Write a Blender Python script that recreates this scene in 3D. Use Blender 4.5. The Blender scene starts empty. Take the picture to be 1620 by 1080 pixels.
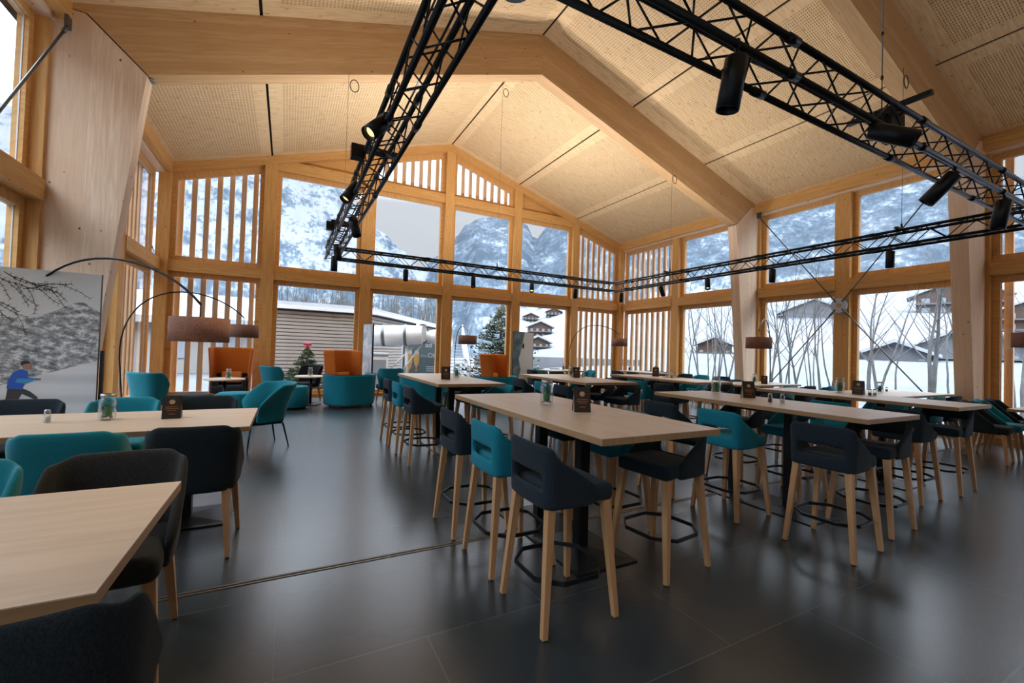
import bpy, bmesh, math, random
from mathutils import Vector, Matrix, noise
random.seed(7)
S = bpy.context.scene
COL = S.collection
PI = math.pi

# ------------------------------------------------------------------ camera
PAN, TILT, ROLL, FPX = .48180, .0208, .0309, 680.15
cam = bpy.data.cameras.new('camera'); cam_o = bpy.data.objects.new('camera', cam); COL.objects.link(cam_o)
cam.sensor_fit = 'HORIZONTAL'; cam.sensor_width = 36; cam.lens = FPX / 1620 * 36
cam.clip_start = .05; cam.clip_end = 4000
fwd = Vector((math.sin(PAN) * math.cos(TILT), math.cos(PAN) * math.cos(TILT), math.sin(TILT)))
right = Vector((math.cos(PAN), -math.sin(PAN), 0)); up = right.cross(fwd)
c_, s_ = math.cos(ROLL), math.sin(ROLL)
right, up = right * c_ + up * s_, up * c_ - right * s_
cam_o.matrix_world = Matrix(((right.x, up.x, -fwd.x, 0), (right.y, up.y, -fwd.y, 0), (right.z, up.z, -fwd.z, 1.6), (0, 0, 0, 1)))
S.camera = cam_o

# ------------------------------------------------------------------ view, sky
S.view_settings.view_transform = 'Standard'; S.view_settings.look = 'None'
S.view_settings.gamma = 1; S.view_settings.use_curve_mapping = False
S.view_settings.exposure = 1.43
S.cycles.max_bounces = 9; S.cycles.diffuse_bounces = 5; S.cycles.glossy_bounces = 4
S.cycles.transparent_max_bounces = 24; S.cycles.transmission_bounces = 6
S.cycles.sample_clamp_indirect = 6; S.cycles.caustics_reflective = False; S.cycles.caustics_refractive = False
W = bpy.data.worlds.new('overcast_sky'); S.world = W; W.use_nodes = True
nt = W.node_tree; nt.nodes.clear()
wo = nt.nodes.new('ShaderNodeOutputWorld'); bg = nt.nodes.new('ShaderNodeBackground')
tc = nt.nodes.new('ShaderNodeTexCoord'); sp = nt.nodes.new('ShaderNodeSeparateXYZ')
rp = nt.nodes.new('ShaderNodeValToRGB')
rp.color_ramp.elements[0].position = .0; rp.color_ramp.elements[0].color = (.22, .235, .26, 1)
rp.color_ramp.elements[1].position = .5; rp.color_ramp.elements[1].color = (2.75, 3.0, 3.35, 1)
e = rp.color_ramp.elements.new(.31); e.color = (.27, .285, .31, 1)
nt.links.new(tc.outputs['Generated'], sp.inputs[0]); nt.links.new(sp.outputs['Z'], rp.inputs[0])
nt.links.new(rp.outputs[0], bg.inputs[0]); bg.inputs[1].default_value = 1.0
nt.links.new(bg.outputs[0], wo.inputs[0])

def area(name, loc, rot, sx, sy, power, color=(1, 1, 1), portal=False):
    l = bpy.data.lights.new(name, 'AREA'); l.shape = 'RECTANGLE'; l.size = sx; l.size_y = sy; l.energy = power; l.color = color
    if portal: l.cycles.is_portal = True
    o = bpy.data.objects.new(name, l); COL.objects.link(o); o.location = loc; o.rotation_euler = rot
    return o
# portals only steer the sampling of the daylight through the glass walls
area('window_portal', (4.87, 14.7, 3.6), (-PI / 2, 0, 0), 15.4, 7, 1, portal=True)
area('window_portal', (13.2, 4.0, 3.1), (0, PI / 2, 0), 6, 21, 1, portal=True)
area('window_portal', (-3.45, 4.0, 3.1), (0, -PI / 2, 0), 6, 21, 1, portal=True)

# added upward fill lights without lamp bodies, over the truss and behind the camera
def up_fill(x, y, z, sx, sy, p, col=(1, .95, .92)):
    return area('added_up_fill', (x, y, z), (PI, 0, 0), sx, sy, p, col)
for (x, y, p) in ((.81, 4.2, 3), (.81, 7.2, 22), (8.92, 4.2, 3), (8.92, 7.2, 22)): up_fill(x, y, 3.80, .2, 1.4, p)
for (x, y, p) in ((3.0, 10.3, 75), (6.6, 10.3, 75), (3.2, 1.81, 2), (6.4, 1.81, 2)): up_fill(x, y, 3.80, 1.4, .2, p)
for (x, y) in ((1.5, -3.5), (8.2, -3.5)): up_fill(x, y, 3.6, 2.5, .5, 22)

# ------------------------------------------------------------------ mesh helpers
class MB:
    """collects shapes with uv in metres (u runs along the longest side)"""
    def __init__(s): s.v = []; s.f = []; s.uv = []; s.sm = []
    def add(s, vs, fs, uvs=None, smooth=False):
        b = len(s.v); s.v += [tuple(p) for p in vs]
        for i, f in enumerate(fs):
            s.f.append([b + k for k in f]); s.sm.append(smooth)
            s.uv.append(uvs[i] if uvs else [(vs[k][0] + vs[k][1], vs[k][2]) for k in f])
    def prism(s, poly, a0, a1, ax='y', M=None, smooth=False, grain=None):
        """poly: 2-D points in the plane across axis ax; extruded a0..a1"""
        n = len(poly)
        def P(q, a): return {'y': (q[0], a, q[1]), 'x': (a, q[0], q[1]), 'z': (q[0], q[1], a)}[ax]
        vs = [Vector(P(q, a0)) for q in poly] + [Vector(P(q, a1)) for q in poly]
        fs = [list(range(n))[::-1], [n + k for k in range(n)]] + [[k, (k + 1) % n, n + (k + 1) % n, n + k] for k in range(n)]
        g = Vector(grain) if grain else None
        if g is None:
            lo = [min(p[i] for p in vs) for i in range(3)]; hi = [max(p[i] for p in vs) for i in range(3)]
            i = max(range(3), key=lambda j: hi[j] - lo[j]); g = Vector([1 if j == i else 0 for j in range(3)])
        g.normalize(); uvs = []
        for f in fs:
            nn = (vs[f[1]] - vs[f[0]]).cross(vs[f[2]] - vs[f[1]])
            if nn.length < 1e-12: nn = Vector((0, 0, 1))
            t = nn.normalized().cross(g)
            if t.length < .2: t = Vector((g.y, g.z, g.x))
            t.normalize(); uvs.append([(vs[k].dot(g), vs[k].dot(t)) for k in f])
        if M is not None: vs = [M @ p for p in vs]
        s.add(vs, fs, uvs, smooth)
    def box(s, x0, x1, y0, y1, z0, z1, M=None):
        if x0 > x1: x0, x1 = x1, x0
        if y0 > y1: y0, y1 = y1, y0
        if z0 > z1: z0, z1 = z1, z0
        s.prism([(x0, z0), (x1, z0), (x1, z1), (x0, z1)], y0, y1, 'y', M)
    def bar(s, p0, p1, w, h, w1=None, h1=None):
        p0 = Vector(p0); p1 = Vector(p1); d = (p1 - p0); L = d.length; d.normalize()
        ref = Vector((0, 0, 1)) if abs(d.z) < .9 else Vector((0, 1, 0))
        a = d.cross(ref).normalized(); b = a.cross(d)
        w1 = w if w1 is None else w1; h1 = h if h1 is None else h1
        vs = [p0 + a * (i * w / 2) + b * (j * h / 2) for i, j in ((-1, -1), (1, -1), (1, 1), (-1, 1))] + \
             [p1 + a * (i * w1 / 2) + b * (j * h1 / 2) for i, j in ((-1, -1), (1, -1), (1, 1), (-1, 1))]
        fs = [[3, 2, 1, 0], [4, 5, 6, 7], [0, 1, 5, 4], [1, 2, 6, 5], [2, 3, 7, 6], [3, 0, 4, 7]]
        uvs = []
        for i, f in enumerate(fs):
            uvs.append([((0 if k < 4 else L), [0, w, w + h, 2 * w + h][k % 4]) for k in f])
        s.add(vs, fs, uvs)
    def tube(s, pts, r, n=10, closed=False, caps=True):
        pts = [Vector(p) for p in pts]; N = len(pts); vs = []; prev = None
        for i, p in enumerate(pts):
            if closed: d = pts[(i + 1) % N] - pts[i - 1]
            else: d = pts[min(i + 1, N - 1)] - pts[max(i - 1, 0)]
            d.normalize()
            if prev is None:
                a = d.cross(Vector((0, 0, 1)) if abs(d.z) < .9 else Vector((1, 0, 0))).normalized()
            else:
                a = (prev - d * prev.dot(d))
                a = a.normalized() if a.length > 1e-6 else d.orthogonal().normalized()
            prev = a; b = d.cross(a)
            rr = r[i] if isinstance(r, (list, tuple)) else r
            vs += [p + (a * math.cos(2 * PI * k / n) + b * math.sin(2 * PI * k / n)) * rr for k in range(n)]
        fs = []
        for i in range(N if closed else N - 1):
            j = (i + 1) % N
            fs += [[i * n + k, i * n + (k + 1) % n, j * n + (k + 1) % n, j * n + k] for k in range(n)]
        if caps and not closed: fs += [list(range(n))[::-1], [(N - 1) * n + k for k in range(n)]]
        s.add(vs, fs, None, True)
    def lathe(s, prof, c=(0, 0, 0), n=24, M=None, sm=True):
        vs = []; fs = []
        for (r, z) in prof:
            vs += [Vector((c[0] + r * math.cos(2 * PI * k / n), c[1] + r * math.sin(2 * PI * k / n), c[2] + z)) for k in range(n)]
        for i in range(len(prof) - 1):
            fs += [[i * n + k, i * n + (k + 1) % n, (i + 1) * n + (k + 1) % n, (i + 1) * n + k] for k in range(n)]
        uv = [[((vs[k].x, vs[k].y)) for k in f] for f in fs]
        if M is not None: vs = [M @ p for p in vs]
        s.add(vs, fs, uv, sm)
    def bm(s, b, M=None, smooth=True):
        b.verts.ensure_lookup_table(); b.verts.index_update()
        vs = [(M @ v.co if M is not None else v.co.copy()) for v in b.verts]
        s.add(vs, [[v.index for v in f.verts] for f in b.faces], None, smooth); b.free()
    def rbox(s, cx, cy, cz, sx, sy, sz, r, M=None, seg=3, taper=None):
        b = bmesh.new(); bmesh.ops.create_cube(b, size=1)
        for v in b.verts:
            k = 1.0
            if taper and v.co.z < 0: k = taper
            v.co = Vector((cx + v.co.x * sx * k, cy + v.co.y * sy * k, cz + v.co.z * sz))
        bmesh.ops.bevel(b, geom=list(b.edges), offset=r, segments=seg, profile=.5, affect='EDGES')
        s.bm(b, M)
    def mesh(s, name, m, bevel=0, weld=False):
        me = bpy.data.meshes.new(name); me.from_pydata([tuple(p) for p in s.v], [], s.f)
        if m is not None: me.materials.append(m)
        uvl = me.uv_layers.new(name='UVMap'); k = 0
        for u in s.uv:
            for q in u: uvl.data[k].uv = q; k += 1
        me.polygons.foreach_set('use_smooth', s.sm); me.update()
        return me
    def build(s, name, m, parent=None, bevel=0):
        o = bpy.data.objects.new(name, s.mesh(name, m)); COL.objects.link(o); o.parent = parent
        if bevel:
            b = o.modifiers.new('edge', 'BEVEL'); b.width = bevel; b.segments = 2; b.limit_method = 'ANGLE'; b.angle_limit = .7
            bake(o)
        return o

def bake(o):
    dg = bpy.context.evaluated_depsgraph_get(); dg.update()
    me = bpy.data.meshes.new_from_object(o.evaluated_get(dg)); o.modifiers.clear(); old = o.data; o.data = me
    me.name = o.name
    return o

def tag(o, label=None, cat=None, group=None, kind=None):
    if label: o['label'] = label
    if cat: o['category'] = cat
    if group: o['group'] = group
    if kind: o['kind'] = kind
    return o
def empty(name, loc=(0, 0, 0), rz=0, parent=None):
    o = bpy.data.objects.new(name, None); COL.objects.link(o); o.location = loc; o.rotation_euler = (0, 0, rz); o.parent = parent
    o.empty_display_size = .1
    return o
def dup(root, loc, rz, mats=None):
    r = root.copy(); COL.objects.link(r); r.location = loc; r.rotation_euler = (0, 0, rz)
    for ch in root.children:
        c = ch.copy(); COL.objects.link(c); c.parent = r
        for g in ch.children:
            d = g.copy(); COL.objects.link(d); d.parent = c
    return r

# ------------------------------------------------------------------ materials
def mat(name, col=(.5, .5, .5), rough=.5, metal=0, spec=.5, emis=None, es=0, sheen=0):
    m = bpy.data.materials.new(name); m.use_nodes = True; b = m.node_tree.nodes['Principled BSDF']
    b.inputs['Base Color'].default_value = (*col, 1); b.inputs['Roughness'].default_value = rough
    b.inputs['Metallic'].default_value = metal; b.inputs['Specular IOR Level'].default_value = spec
    if sheen: b.inputs['Sheen Weight'].default_value = sheen
    if emis: b.inputs['Emission Color'].default_value = (*emis, 1); b.inputs['Emission Strength'].default_value = es
    return m
def N(m, t, **kw):
    n = m.node_tree.nodes.new(t)
    for k, v in kw.items(): setattr(n, k, v)
    return n
def L(m, a, b): m.node_tree.links.new(a, b)
def math_(m, op, a, b=None, c=None):
    n = N(m, 'ShaderNodeMath', operation=op)
    for i, q in enumerate((a, b, c)):
        if q is None: continue
        if isinstance(q, (int, float)): n.inputs[i].default_value = q
        else: L(m, q, n.inputs[i])
    return n.outputs[0]
def mix(m, fac, a, b, bt='MIX'):
    n = N(m, 'ShaderNodeMix', data_type='RGBA', blend_type=bt)
    if isinstance(fac, (int, float)): n.inputs[0].default_value = fac
    else: L(m, fac, n.inputs[0])
    for i, q in ((6, a), (7, b)):
        if isinstance(q, tuple): n.inputs[i].default_value = (*q, 1)
        else: L(m, q, n.inputs[i])
    return n.outputs[2]
def ramp(m, fac, stops):
    n = N(m, 'ShaderNodeValToRGB'); r = n.color_ramp
    while len(r.elements) < len(stops): r.elements.new(.5)
    for el, (p, c) in zip(r.elements, stops): el.position = p; el.color = (*c, 1) if isinstance(c, tuple) else (c, c, c, 1)
    L(m, fac, n.inputs[0]); return n.outputs[0]
def wood(name, a, b, knots=.5, board=.12, rough=.55, gs=1.0, knot_col=(.16, .07, .03), vs=14, bv=.32):
    m = mat(name, a, rough, spec=.3); bs = m.node_tree.nodes['Principled BSDF']
    uv = N(m, 'ShaderNodeUVMap'); oi = N(m, 'ShaderNodeObjectInfo')
    sx = N(m, 'ShaderNodeSeparateXYZ'); L(m, uv.outputs[0], sx.inputs[0])
    rnd = math_(m, 'MULTIPLY', oi.outputs['Random'], 37.0)
    bid = math_(m, 'FLOOR', math_(m, 'DIVIDE', sx.outputs[1], board))
    cb = N(m, 'ShaderNodeCombineXYZ')
    L(m, math_(m, 'ADD', math_(m, 'MULTIPLY', sx.outputs[0], .9 * gs), rnd), cb.inputs[0])
    L(m, math_(m, 'MULTIPLY', sx.outputs[1], vs * gs), cb.inputs[1]); L(m, bid, cb.inputs[2])
    no = N(m, 'ShaderNodeTexNoise'); no.inputs['Scale'].default_value = 2.2; no.inputs['Detail'].default_value = 5; no.inputs['Distortion'].default_value = .6
    L(m, cb.outputs[0], no.inputs['Vector'])
    col = ramp(m, no.outputs[0], [(.3, b), (.62, a)])
    wn = N(m, 'ShaderNodeTexWhiteNoise', noise_dimensions='1D'); L(m, math_(m, 'ADD', bid, rnd), wn.inputs['W'])
    col = mix(m, math_(m, 'MULTIPLY', wn.outputs[0], bv), col, b)
    if knots:
        cv = N(m, 'ShaderNodeCombineXYZ'); L(m, math_(m, 'MULTIPLY', sx.outputs[0], 3.6), cv.inputs[0]); L(m, math_(m, 'MULTIPLY', sx.outputs[1], 5.0), cv.inputs[1]); L(m, rnd, cv.inputs[2])
        vo = N(m, 'ShaderNodeTexVoronoi'); vo.inputs['Scale'].default_value = 1.0; vo.inputs['Randomness'].default_value = 1; L(m, cv.outputs[0], vo.inputs['Vector'])
        k = ramp(m, vo.outputs['Distance'], [(.05, 1.0), (.085, 0.0)])
        col = mix(m, math_(m, 'MULTIPLY', k, knots), col, knot_col)
    L(m, col, bs.inputs['Base Color'])
    return m
def fabric(name, c, c2, sc=220, rough=.95, sheen=.06):
    m = mat(name, c, rough, spec=.15, sheen=sheen); bs = m.node_tree.nodes['Principled BSDF']
    t = N(m, 'ShaderNodeTexCoord'); no = N(m, 'ShaderNodeTexNoise'); no.inputs['Scale'].default_value = sc; no.inputs['Detail'].default_value = 3
    mp = N(m, 'ShaderNodeMapping'); mp.inputs['Scale'].default_value = (1, 1, .5); L(m, t.outputs['Object'], mp.inputs[0]); L(m, mp.outputs[0], no.inputs['Vector'])
    L(m, ramp(m, no.outputs[0], [(.35, c2), (.65, c)]), bs.inputs['Base Color'])
    bp = N(m, 'ShaderNodeBump'); bp.inputs['Strength'].default_value = .25; bp.inputs['Distance'].default_value = .002
    L(m, no.outputs[0], bp.inputs['Height']); L(m, bp.outputs[0], bs.inputs['Normal'])
    return m

M_POST = wood('spruce_post', (.66, .38, .14), (.52, .27, .08), .8, board=.2)
M_FRAME = wood('spruce_window_frame', (.68, .39, .15), (.55, .28, .085), .2, board=.3)
M_GLU = wood('glulam_beam', (.60, .39, .20), (.47, .28, .125), .9, board=.12, bv=.75)
M_GLUP = wood('glulam_pale_column', (.80, .66, .51), (.66, .47, .32), 1.0, board=.12, bv=.8)
M_SLAT = wood('weathered_slat', (.76, .51, .32), (.62, .40, .24), .25, board=.3)
M_LEG = wood('oak_leg', (.52, .31, .155), (.42, .235, .11), 0, board=.5, rough=.45)
M_TOP = wood('pale_oak_top', (.58, .47, .36), (.49, .385, .28), .06, board=.45, rough=.38, gs=.8, vs=9, knot_col=(.33, .23, .15))
M_EDGE = wood('oak_table_edge', (.40, .25, .13), (.31, .185, .09), 0, board=.4, rough=.5)
M_BLACK = mat('black_metal', (.012, .014, .016), .38, .5)
M_TRUSS = mat('black_truss', (.012, .016, .02), .3, .6)
M_STEEL = mat('grey_steel', (.12, .14, .15), .4, .8)
M_ZINC = mat('zinc_steel', (.35, .38, .4), .4, .9)
M_ALU = mat('white_metal', (.62, .64, .66), .5, .2)
M_CHAR = fabric('charcoal_fabric', (.020, .029, .037), (.010, .016, .021))
M_CHARB = fabric('charcoal_blue_fabric', (.020, .033, .044), (.010, .018, .026))
M_GREY = fabric('dark_grey_fabric', (.034, .035, .034), (.018, .019, .019))
M_TEAL = fabric('teal_fabric', (.010, .205, .285), (.006, .15, .215))
M_TEALV = fabric('teal_velvet', (.009, .205, .27), (.006, .165, .225), sheen=.2)
M_ORNG = fabric('orange_felt', (.50, .135, .018), (.42, .105, .012))
M_ORNC = fabric('orange_cushion', (.62, .20, .04), (.5, .15, .03))
M_DSEAT = fabric('anthracite_seat', (.022, .026, .032), (.014, .017, .022))
M_SHADE = fabric('linen_shade', (.30, .16, .12), (.20, .10, .075), sc=90)
M_WHITE = mat('white_plastic', (.8, .8, .8), .4)
M_DARK = mat('gap_black', (.01, .008, .006), .9)
M_CARD = mat('menu_card', (.018, .012, .009), .4)
M_CARDG = mat('menu_card_side', (.22, .2, .18), .6)
M_INK = mat('menu_print', (.45, .33, .2), .6)
M_INKO = mat('menu_print_orange', (.5, .2, .04), .6)
M_PINE = mat('pine_green', (.05, .19, .09), .8)
M_BAUB = mat('blue_bauble', (.01, .16, .4), .15, .6)
M_SALT = mat('salt', (.75, .74, .72), .8)
M_PEP = mat('pepper', (.12, .07, .04), .9)
M_WARM = mat('lit_lamp_face', (1, .8, .5), .5, emis=(1, .72, .36), es=.5)

def glass_pane():
    m = bpy.data.materials.new('window_glass'); m.use_nodes = True; t = m.node_tree; t.nodes.clear()
    o = t.nodes.new('ShaderNodeOutputMaterial'); mx = t.nodes.new('ShaderNodeMixShader'); tr = t.nodes.new('ShaderNodeBsdfTransparent')
    gl = t.nodes.new('ShaderNodeBsdfGlossy'); gl.inputs['Roughness'].default_value = .02
    tr.inputs[0].default_value = (.96, .975, .98, 1)
    lw = t.nodes.new('ShaderNodeLayerWeight'); lw.inputs[0].default_value = .5
    pw = t.nodes.new('ShaderNodeMath'); pw.operation = 'POWER'; pw.inputs[1].default_value = 5; t.links.new(lw.outputs['Facing'], pw.inputs[0])
    ma = t.nodes.new('ShaderNodeMath'); ma.operation = 'MULTIPLY_ADD'; ma.inputs[1].default_value = .6; ma.inputs[2].default_value = .03; t.links.new(pw.outputs[0], ma.inputs[0])
    t.links.new(ma.outputs[0], mx.inputs[0]); t.links.new(tr.outputs[0], mx.inputs[1]); t.links.new(gl.outputs[0], mx.inputs[2]); t.links.new(mx.outputs[0], o.inputs[0])
    return m
M_GLASS = glass_pane()
def jar_glass():
    m = bpy.data.materials.new('jar_glass'); m.use_nodes = True; t = m.node_tree; t.nodes.clear()
    o = t.nodes.new('ShaderNodeOutputMaterial'); mx = t.nodes.new('ShaderNodeMixShader'); tr = t.nodes.new('ShaderNodeBsdfTransparent')
    gl = t.nodes.new('ShaderNodeBsdfGlossy'); gl.inputs['Roughness'].default_value = .05
    tr.inputs[0].default_value = (.95, .97, .97, 1)
    lw = t.nodes.new('ShaderNodeLayerWeight'); lw.inputs[0].default_value = .22
    t.links.new(lw.outputs['Facing'], mx.inputs[0]); t.links.new(tr.outputs[0], mx.inputs[1]); t.links.new(gl.outputs[0], mx.inputs[2]); t.links.new(mx.outputs[0], o.inputs[0])
    return m
M_JAR = jar_glass()

def floor_mat():
    m = mat('dark_floor_tile', (.05, .055, .06), .3, spec=.6); bs = m.node_tree.nodes['Principled BSDF']
    t = N(m, 'ShaderNodeTexCoord'); mp = N(m, 'ShaderNodeMapping'); L(m, t.outputs['Object'], mp.inputs[0])
    br = N(m, 'ShaderNodeTexBrick'); L(m, mp.outputs[0], br.inputs['Vector'])
    br.inputs['Scale'].default_value = 1; br.inputs['Brick Width'].default_value = 1.5; br.inputs['Row Height'].default_value = .78
    br.inputs['Mortar Size'].default_value = .0035; br.inputs['Mortar Smooth'].default_value = .2; br.inputs['Bias'].default_value = 0
    br.inputs['Color1'].default_value = (.022, .031, .036, 1); br.inputs['Color2'].default_value = (.031, .041, .047, 1); br.inputs['Mortar'].default_value = (.075, .08, .082, 1)
    no = N(m, 'ShaderNodeTexNoise'); no.inputs['Scale'].default_value = .8; no.inputs['Detail'].default_value = 3; L(m, t.outputs['Object'], no.inputs['Vector'])
    L(m, mix(m, math_(m, 'MULTIPLY', ramp(m, no.outputs[0], [(.35, 0.0), (.7, 1.0)]), .22), br.outputs[0], (.05, .062, .068)), bs.inputs['Base Color'])
    n2 = N(m, 'ShaderNodeTexNoise'); n2.inputs['Scale'].default_value = 1.2; n2.inputs['Detail'].default_value = 1; L(m, t.outputs['Object'], n2.inputs['Vector'])
    bs.inputs['Roughness'].default_value = .27
    return m
M_FLOOR = floor_mat()

def ceil_mat():
    """acoustic spruce panel: rows of short milled slots inside a plain border; uv = metres, second uv = panel half sizes baked as distance to border"""
    m = mat('perforated_spruce_ceiling', (.7, .5, .3), .7, spec=.2); bs = m.node_tree.nodes['Principled BSDF']
    uv = N(m, 'ShaderNodeUVMap'); uv.uv_map = 'UVMap'; sx = N(m, 'ShaderNodeSeparateXYZ'); L(m, uv.outputs[0], sx.inputs[0])
    u2 = N(m, 'ShaderNodeUVMap'); u2.uv_map = 'Border'; s2 = N(m, 'ShaderNodeSeparateXYZ'); L(m, u2.outputs[0], s2.inputs[0])
    u, v = sx.outputs[0], sx.outputs[1]
    no = N(m, 'ShaderNodeTexNoise'); no.inputs['Scale'].default_value = 3; no.inputs['Detail'].default_value = 5
    cb = N(m, 'ShaderNodeCombineXYZ'); L(m, math_(m, 'MULTIPLY', u, .9), cb.inputs[0]); L(m, math_(m, 'MULTIPLY', v, 9.0), cb.inputs[1]); L(m, cb.outputs[0], no.inputs['Vector'])
    col = ramp(m, no.outputs[0], [(.3, (.60, .41, .21)), (.65, (.74, .55, .33))])
    vo = N(m, 'ShaderNodeTexVoronoi'); vo.inputs['Scale'].default_value = 1; cv = N(m, 'ShaderNodeCombineXYZ')
    L(m, math_(m, 'MULTIPLY', u, 4.0), cv.inputs[0]); L(m, math_(m, 'MULTIPLY', v, 7.0), cv.inputs[1]); L(m, cv.outputs[0], vo.inputs['Vector'])
    col = mix(m, math_(m, 'MULTIPLY', ramp(m, vo.outputs['Distance'], [(.08, 1.0), (.2, 0.0)]), .55), col, (.36, .19, .08))
    # slots
    pu = math_(m, 'FRACT', math_(m, 'DIVIDE', u, .062)); pv = math_(m, 'FRACT', math_(m, 'DIVIDE', v, .036))
    a = math_(m, 'LESS_THAN', pu, .62); b = math_(m, 'LESS_THAN', pv, .30)
    inx = math_(m, 'GREATER_THAN', s2.outputs[0], .26); iny = math_(m, 'GREATER_THAN', s2.outputs[1], .30)
    k = math_(m, 'MULTIPLY', math_(m, 'MULTIPLY', a, b), math_(m, 'MULTIPLY', inx, iny))
    L(m, mix(m, math_(m, 'MULTIPLY', k, .88), col, (.12, .055, .02)), bs.inputs['Base Color'])
    return m
M_CEIL = ceil_mat()

def tex3(name, stops, scale, detail=6, stretch=(1, 1, 1), rough=.9, dist=0, coord='Object'):
    m = mat(name, (.5, .5, .5), rough, spec=.1); bs = m.node_tree.nodes['Principled BSDF']
    t = N(m, 'ShaderNodeTexCoord'); mp = N(m, 'ShaderNodeMapping'); mp.inputs['Scale'].default_value = stretch; L(m, t.outputs[coord], mp.inputs[0])
    no = N(m, 'ShaderNodeTexNoise'); no.inputs['Scale'].default_value = scale; no.inputs['Detail'].default_value = detail; no.inputs['Distortion'].default_value = dist
    no.inputs['Roughness'].default_value = .65
    L(m, mp.outputs[0], no.inputs['Vector']); L(m, ramp(m, no.outputs[0], stops), bs.inputs['Base Color'])
    return m

# ------------------------------------------------------------------ room dimensions
RX, HW, SL, ZR = 4.87, 7.91, .314, 8.75            # ridge x, half width, roof slope, ridge height
XR, XL = RX + HW, RX - HW
YG, YB = 14.3, -7.0                                  # gable wall posts' face, wall behind the camera
BAY = 2.724
def zc(x): return ZR - SL * abs(x - RX)

def structure(name): return tag(empty(name), kind='structure')
o = MB(); o.box(XL - .5, XR + .5, YB, YG + .4, -.2, 0); o.build('floor', M_FLOOR)['kind'] = 'structure'
# metal expansion joint in the floor
o = MB(); o.box(XL, XR, 3.335, 3.352, 0, .004); o.box(XL, XR, 3.368, 3.385, 0, .004); tag(o.build('trim_1', mat('brass_grey_joint', (.16, .13, .10), .45, .6)), kind='structure')

# ceiling panels
FR = [8.39, 3.49, -1.41, -6.31]; FT = .14
bays = [(YG + .05, FR[0] + FT), (FR[0] - FT, FR[1] + FT), (FR[1] - FT, FR[2] + FT), (FR[2] - FT, FR[3] + FT)]
def ceiling():
    root = structure('ceiling')
    for (y1, y0) in bays:
        for sd in (-1, 1):
            for k in range(3):
                a, b = k * BAY, min((k + 1) * BAY, HW)
                if k == 2: b = HW
                a2, b2 = a + .024, b - .024
                x0, x1 = RX + sd * a2, RX + sd * b2
                Ls = math.hypot(b2 - a2, SL * (b2 - a2)); w = y1 - y0
                nx, ny = 4, 4; vs = []; uv = []; bd = []
                us = [0, .3, Ls - .3, Ls]; ws = [0, .35, w - .35, w]
                me = bpy.data.meshes.new('ceiling_panel'); fs = []
                for j in range(4):
                    for i in range(4):
                        t = us[i] / Ls; x = x0 + (x1 - x0) * t
                        vs.append((x, y0 + ws[j], zc(x))); uv.append((us[i], ws[j])); bd.append((min(us[i], Ls - us[i]), min(ws[j], w - ws[j])))
                for j in range(3):
                    for i in range(3):
                        q = [j * 4 + i, j * 4 + i + 1, (j + 1) * 4 + i + 1, (j + 1) * 4 + i]; fs.append(q if sd < 0 else q[::-1])
                nv = len(vs)
                vs += [(p[0], p[1], p[2] + .022) for p in vs]; uv += uv; bd += [(0, 0)] * nv
                top = [[k2 + nv for k2 in f[::-1]] for f in fs]
                ring = [0, 1, 2, 3, 7, 11, 15, 14, 13, 12, 8, 4]
                side = [[ring[q], ring[(q + 1) % 12], ring[(q + 1) % 12] + nv, ring[q] + nv] for q in range(12)]
                fs = fs + top + side
                me.from_pydata(vs, [], fs); me.materials.append(M_CEIL)
                l1 = me.uv_layers.new(name='UVMap'); l2 = me.uv_layers.new(name='Border'); q = 0
                for f in me.polygons:
                    for vi in f.vertices: l1.data[q].uv = uv[vi]; l2.data[q].uv = bd[vi]; q += 1
                po = bpy.data.objects.new('ceiling_panel', me); COL.objects.link(po); po.parent = root
    m = MB()
    for sd in (-1, 1):
        m.prism([(RX, ZR + .06), (RX + sd * (HW + .6), zc(RX + sd * (HW + .6)) + .06), (RX + sd * (HW + .6), zc(RX + sd * (HW + .6)) + .3), (RX, ZR + .3)], YB - .3, YG + .45, 'y')
    m.build('roof_deck', M_DARK, root)
ceiling()

# glulam portal frames: mitred rafters and tapered columns
def portal(y, label):
    root = empty('portal_frame', (0, y, 0)); tag(root, label, 'timber frame', 'glulam portal frames carrying the roof')
    for sd in (-1, 1):
        X = lambda d: RX + sd * d
        m = MB(); m.prism([(X(0), 7.83), (X(0), ZR - .0), (X(HW + .1), zc(X(HW + .1))), (X(7.58), 6.24), (X(6.87), 5.57)], -FT, FT, 'y', grain=(sd, 0, -SL))
        m.build('rafter', M_GLU, root)
        m = MB(); m.prism([(X(6.88), 5.553), (X(7.59), 6.222), (X(HW + .22), 6.235), (X(HW + .22), 0), (X(7.40), 0), (X(7.37), .9)], -FT, FT, 'y', grain=(0, 0, 1))
        m.build('column', M_GLUP, root)
        m = MB()
        for q in (-.05, .05):
            m.lathe([(0, -.001), (.035, -.001), (.035, .012), (0, .012)], (0, 0, 0), 6, M=Matrix.Translation((X(6.84), q, 5.56)) @ Matrix.Rotation(PI, 4, 'X'))
        m.build('steel_bolt', M_ZINC, root)
portal(FR[0], 'pale glulam portal frame nearer the gable windows, mitred at the ridge')
portal(FR[1], 'pale glulam portal frame crossing the upper right corner')
portal(FR[2], 'glulam portal frame behind the camera')

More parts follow.
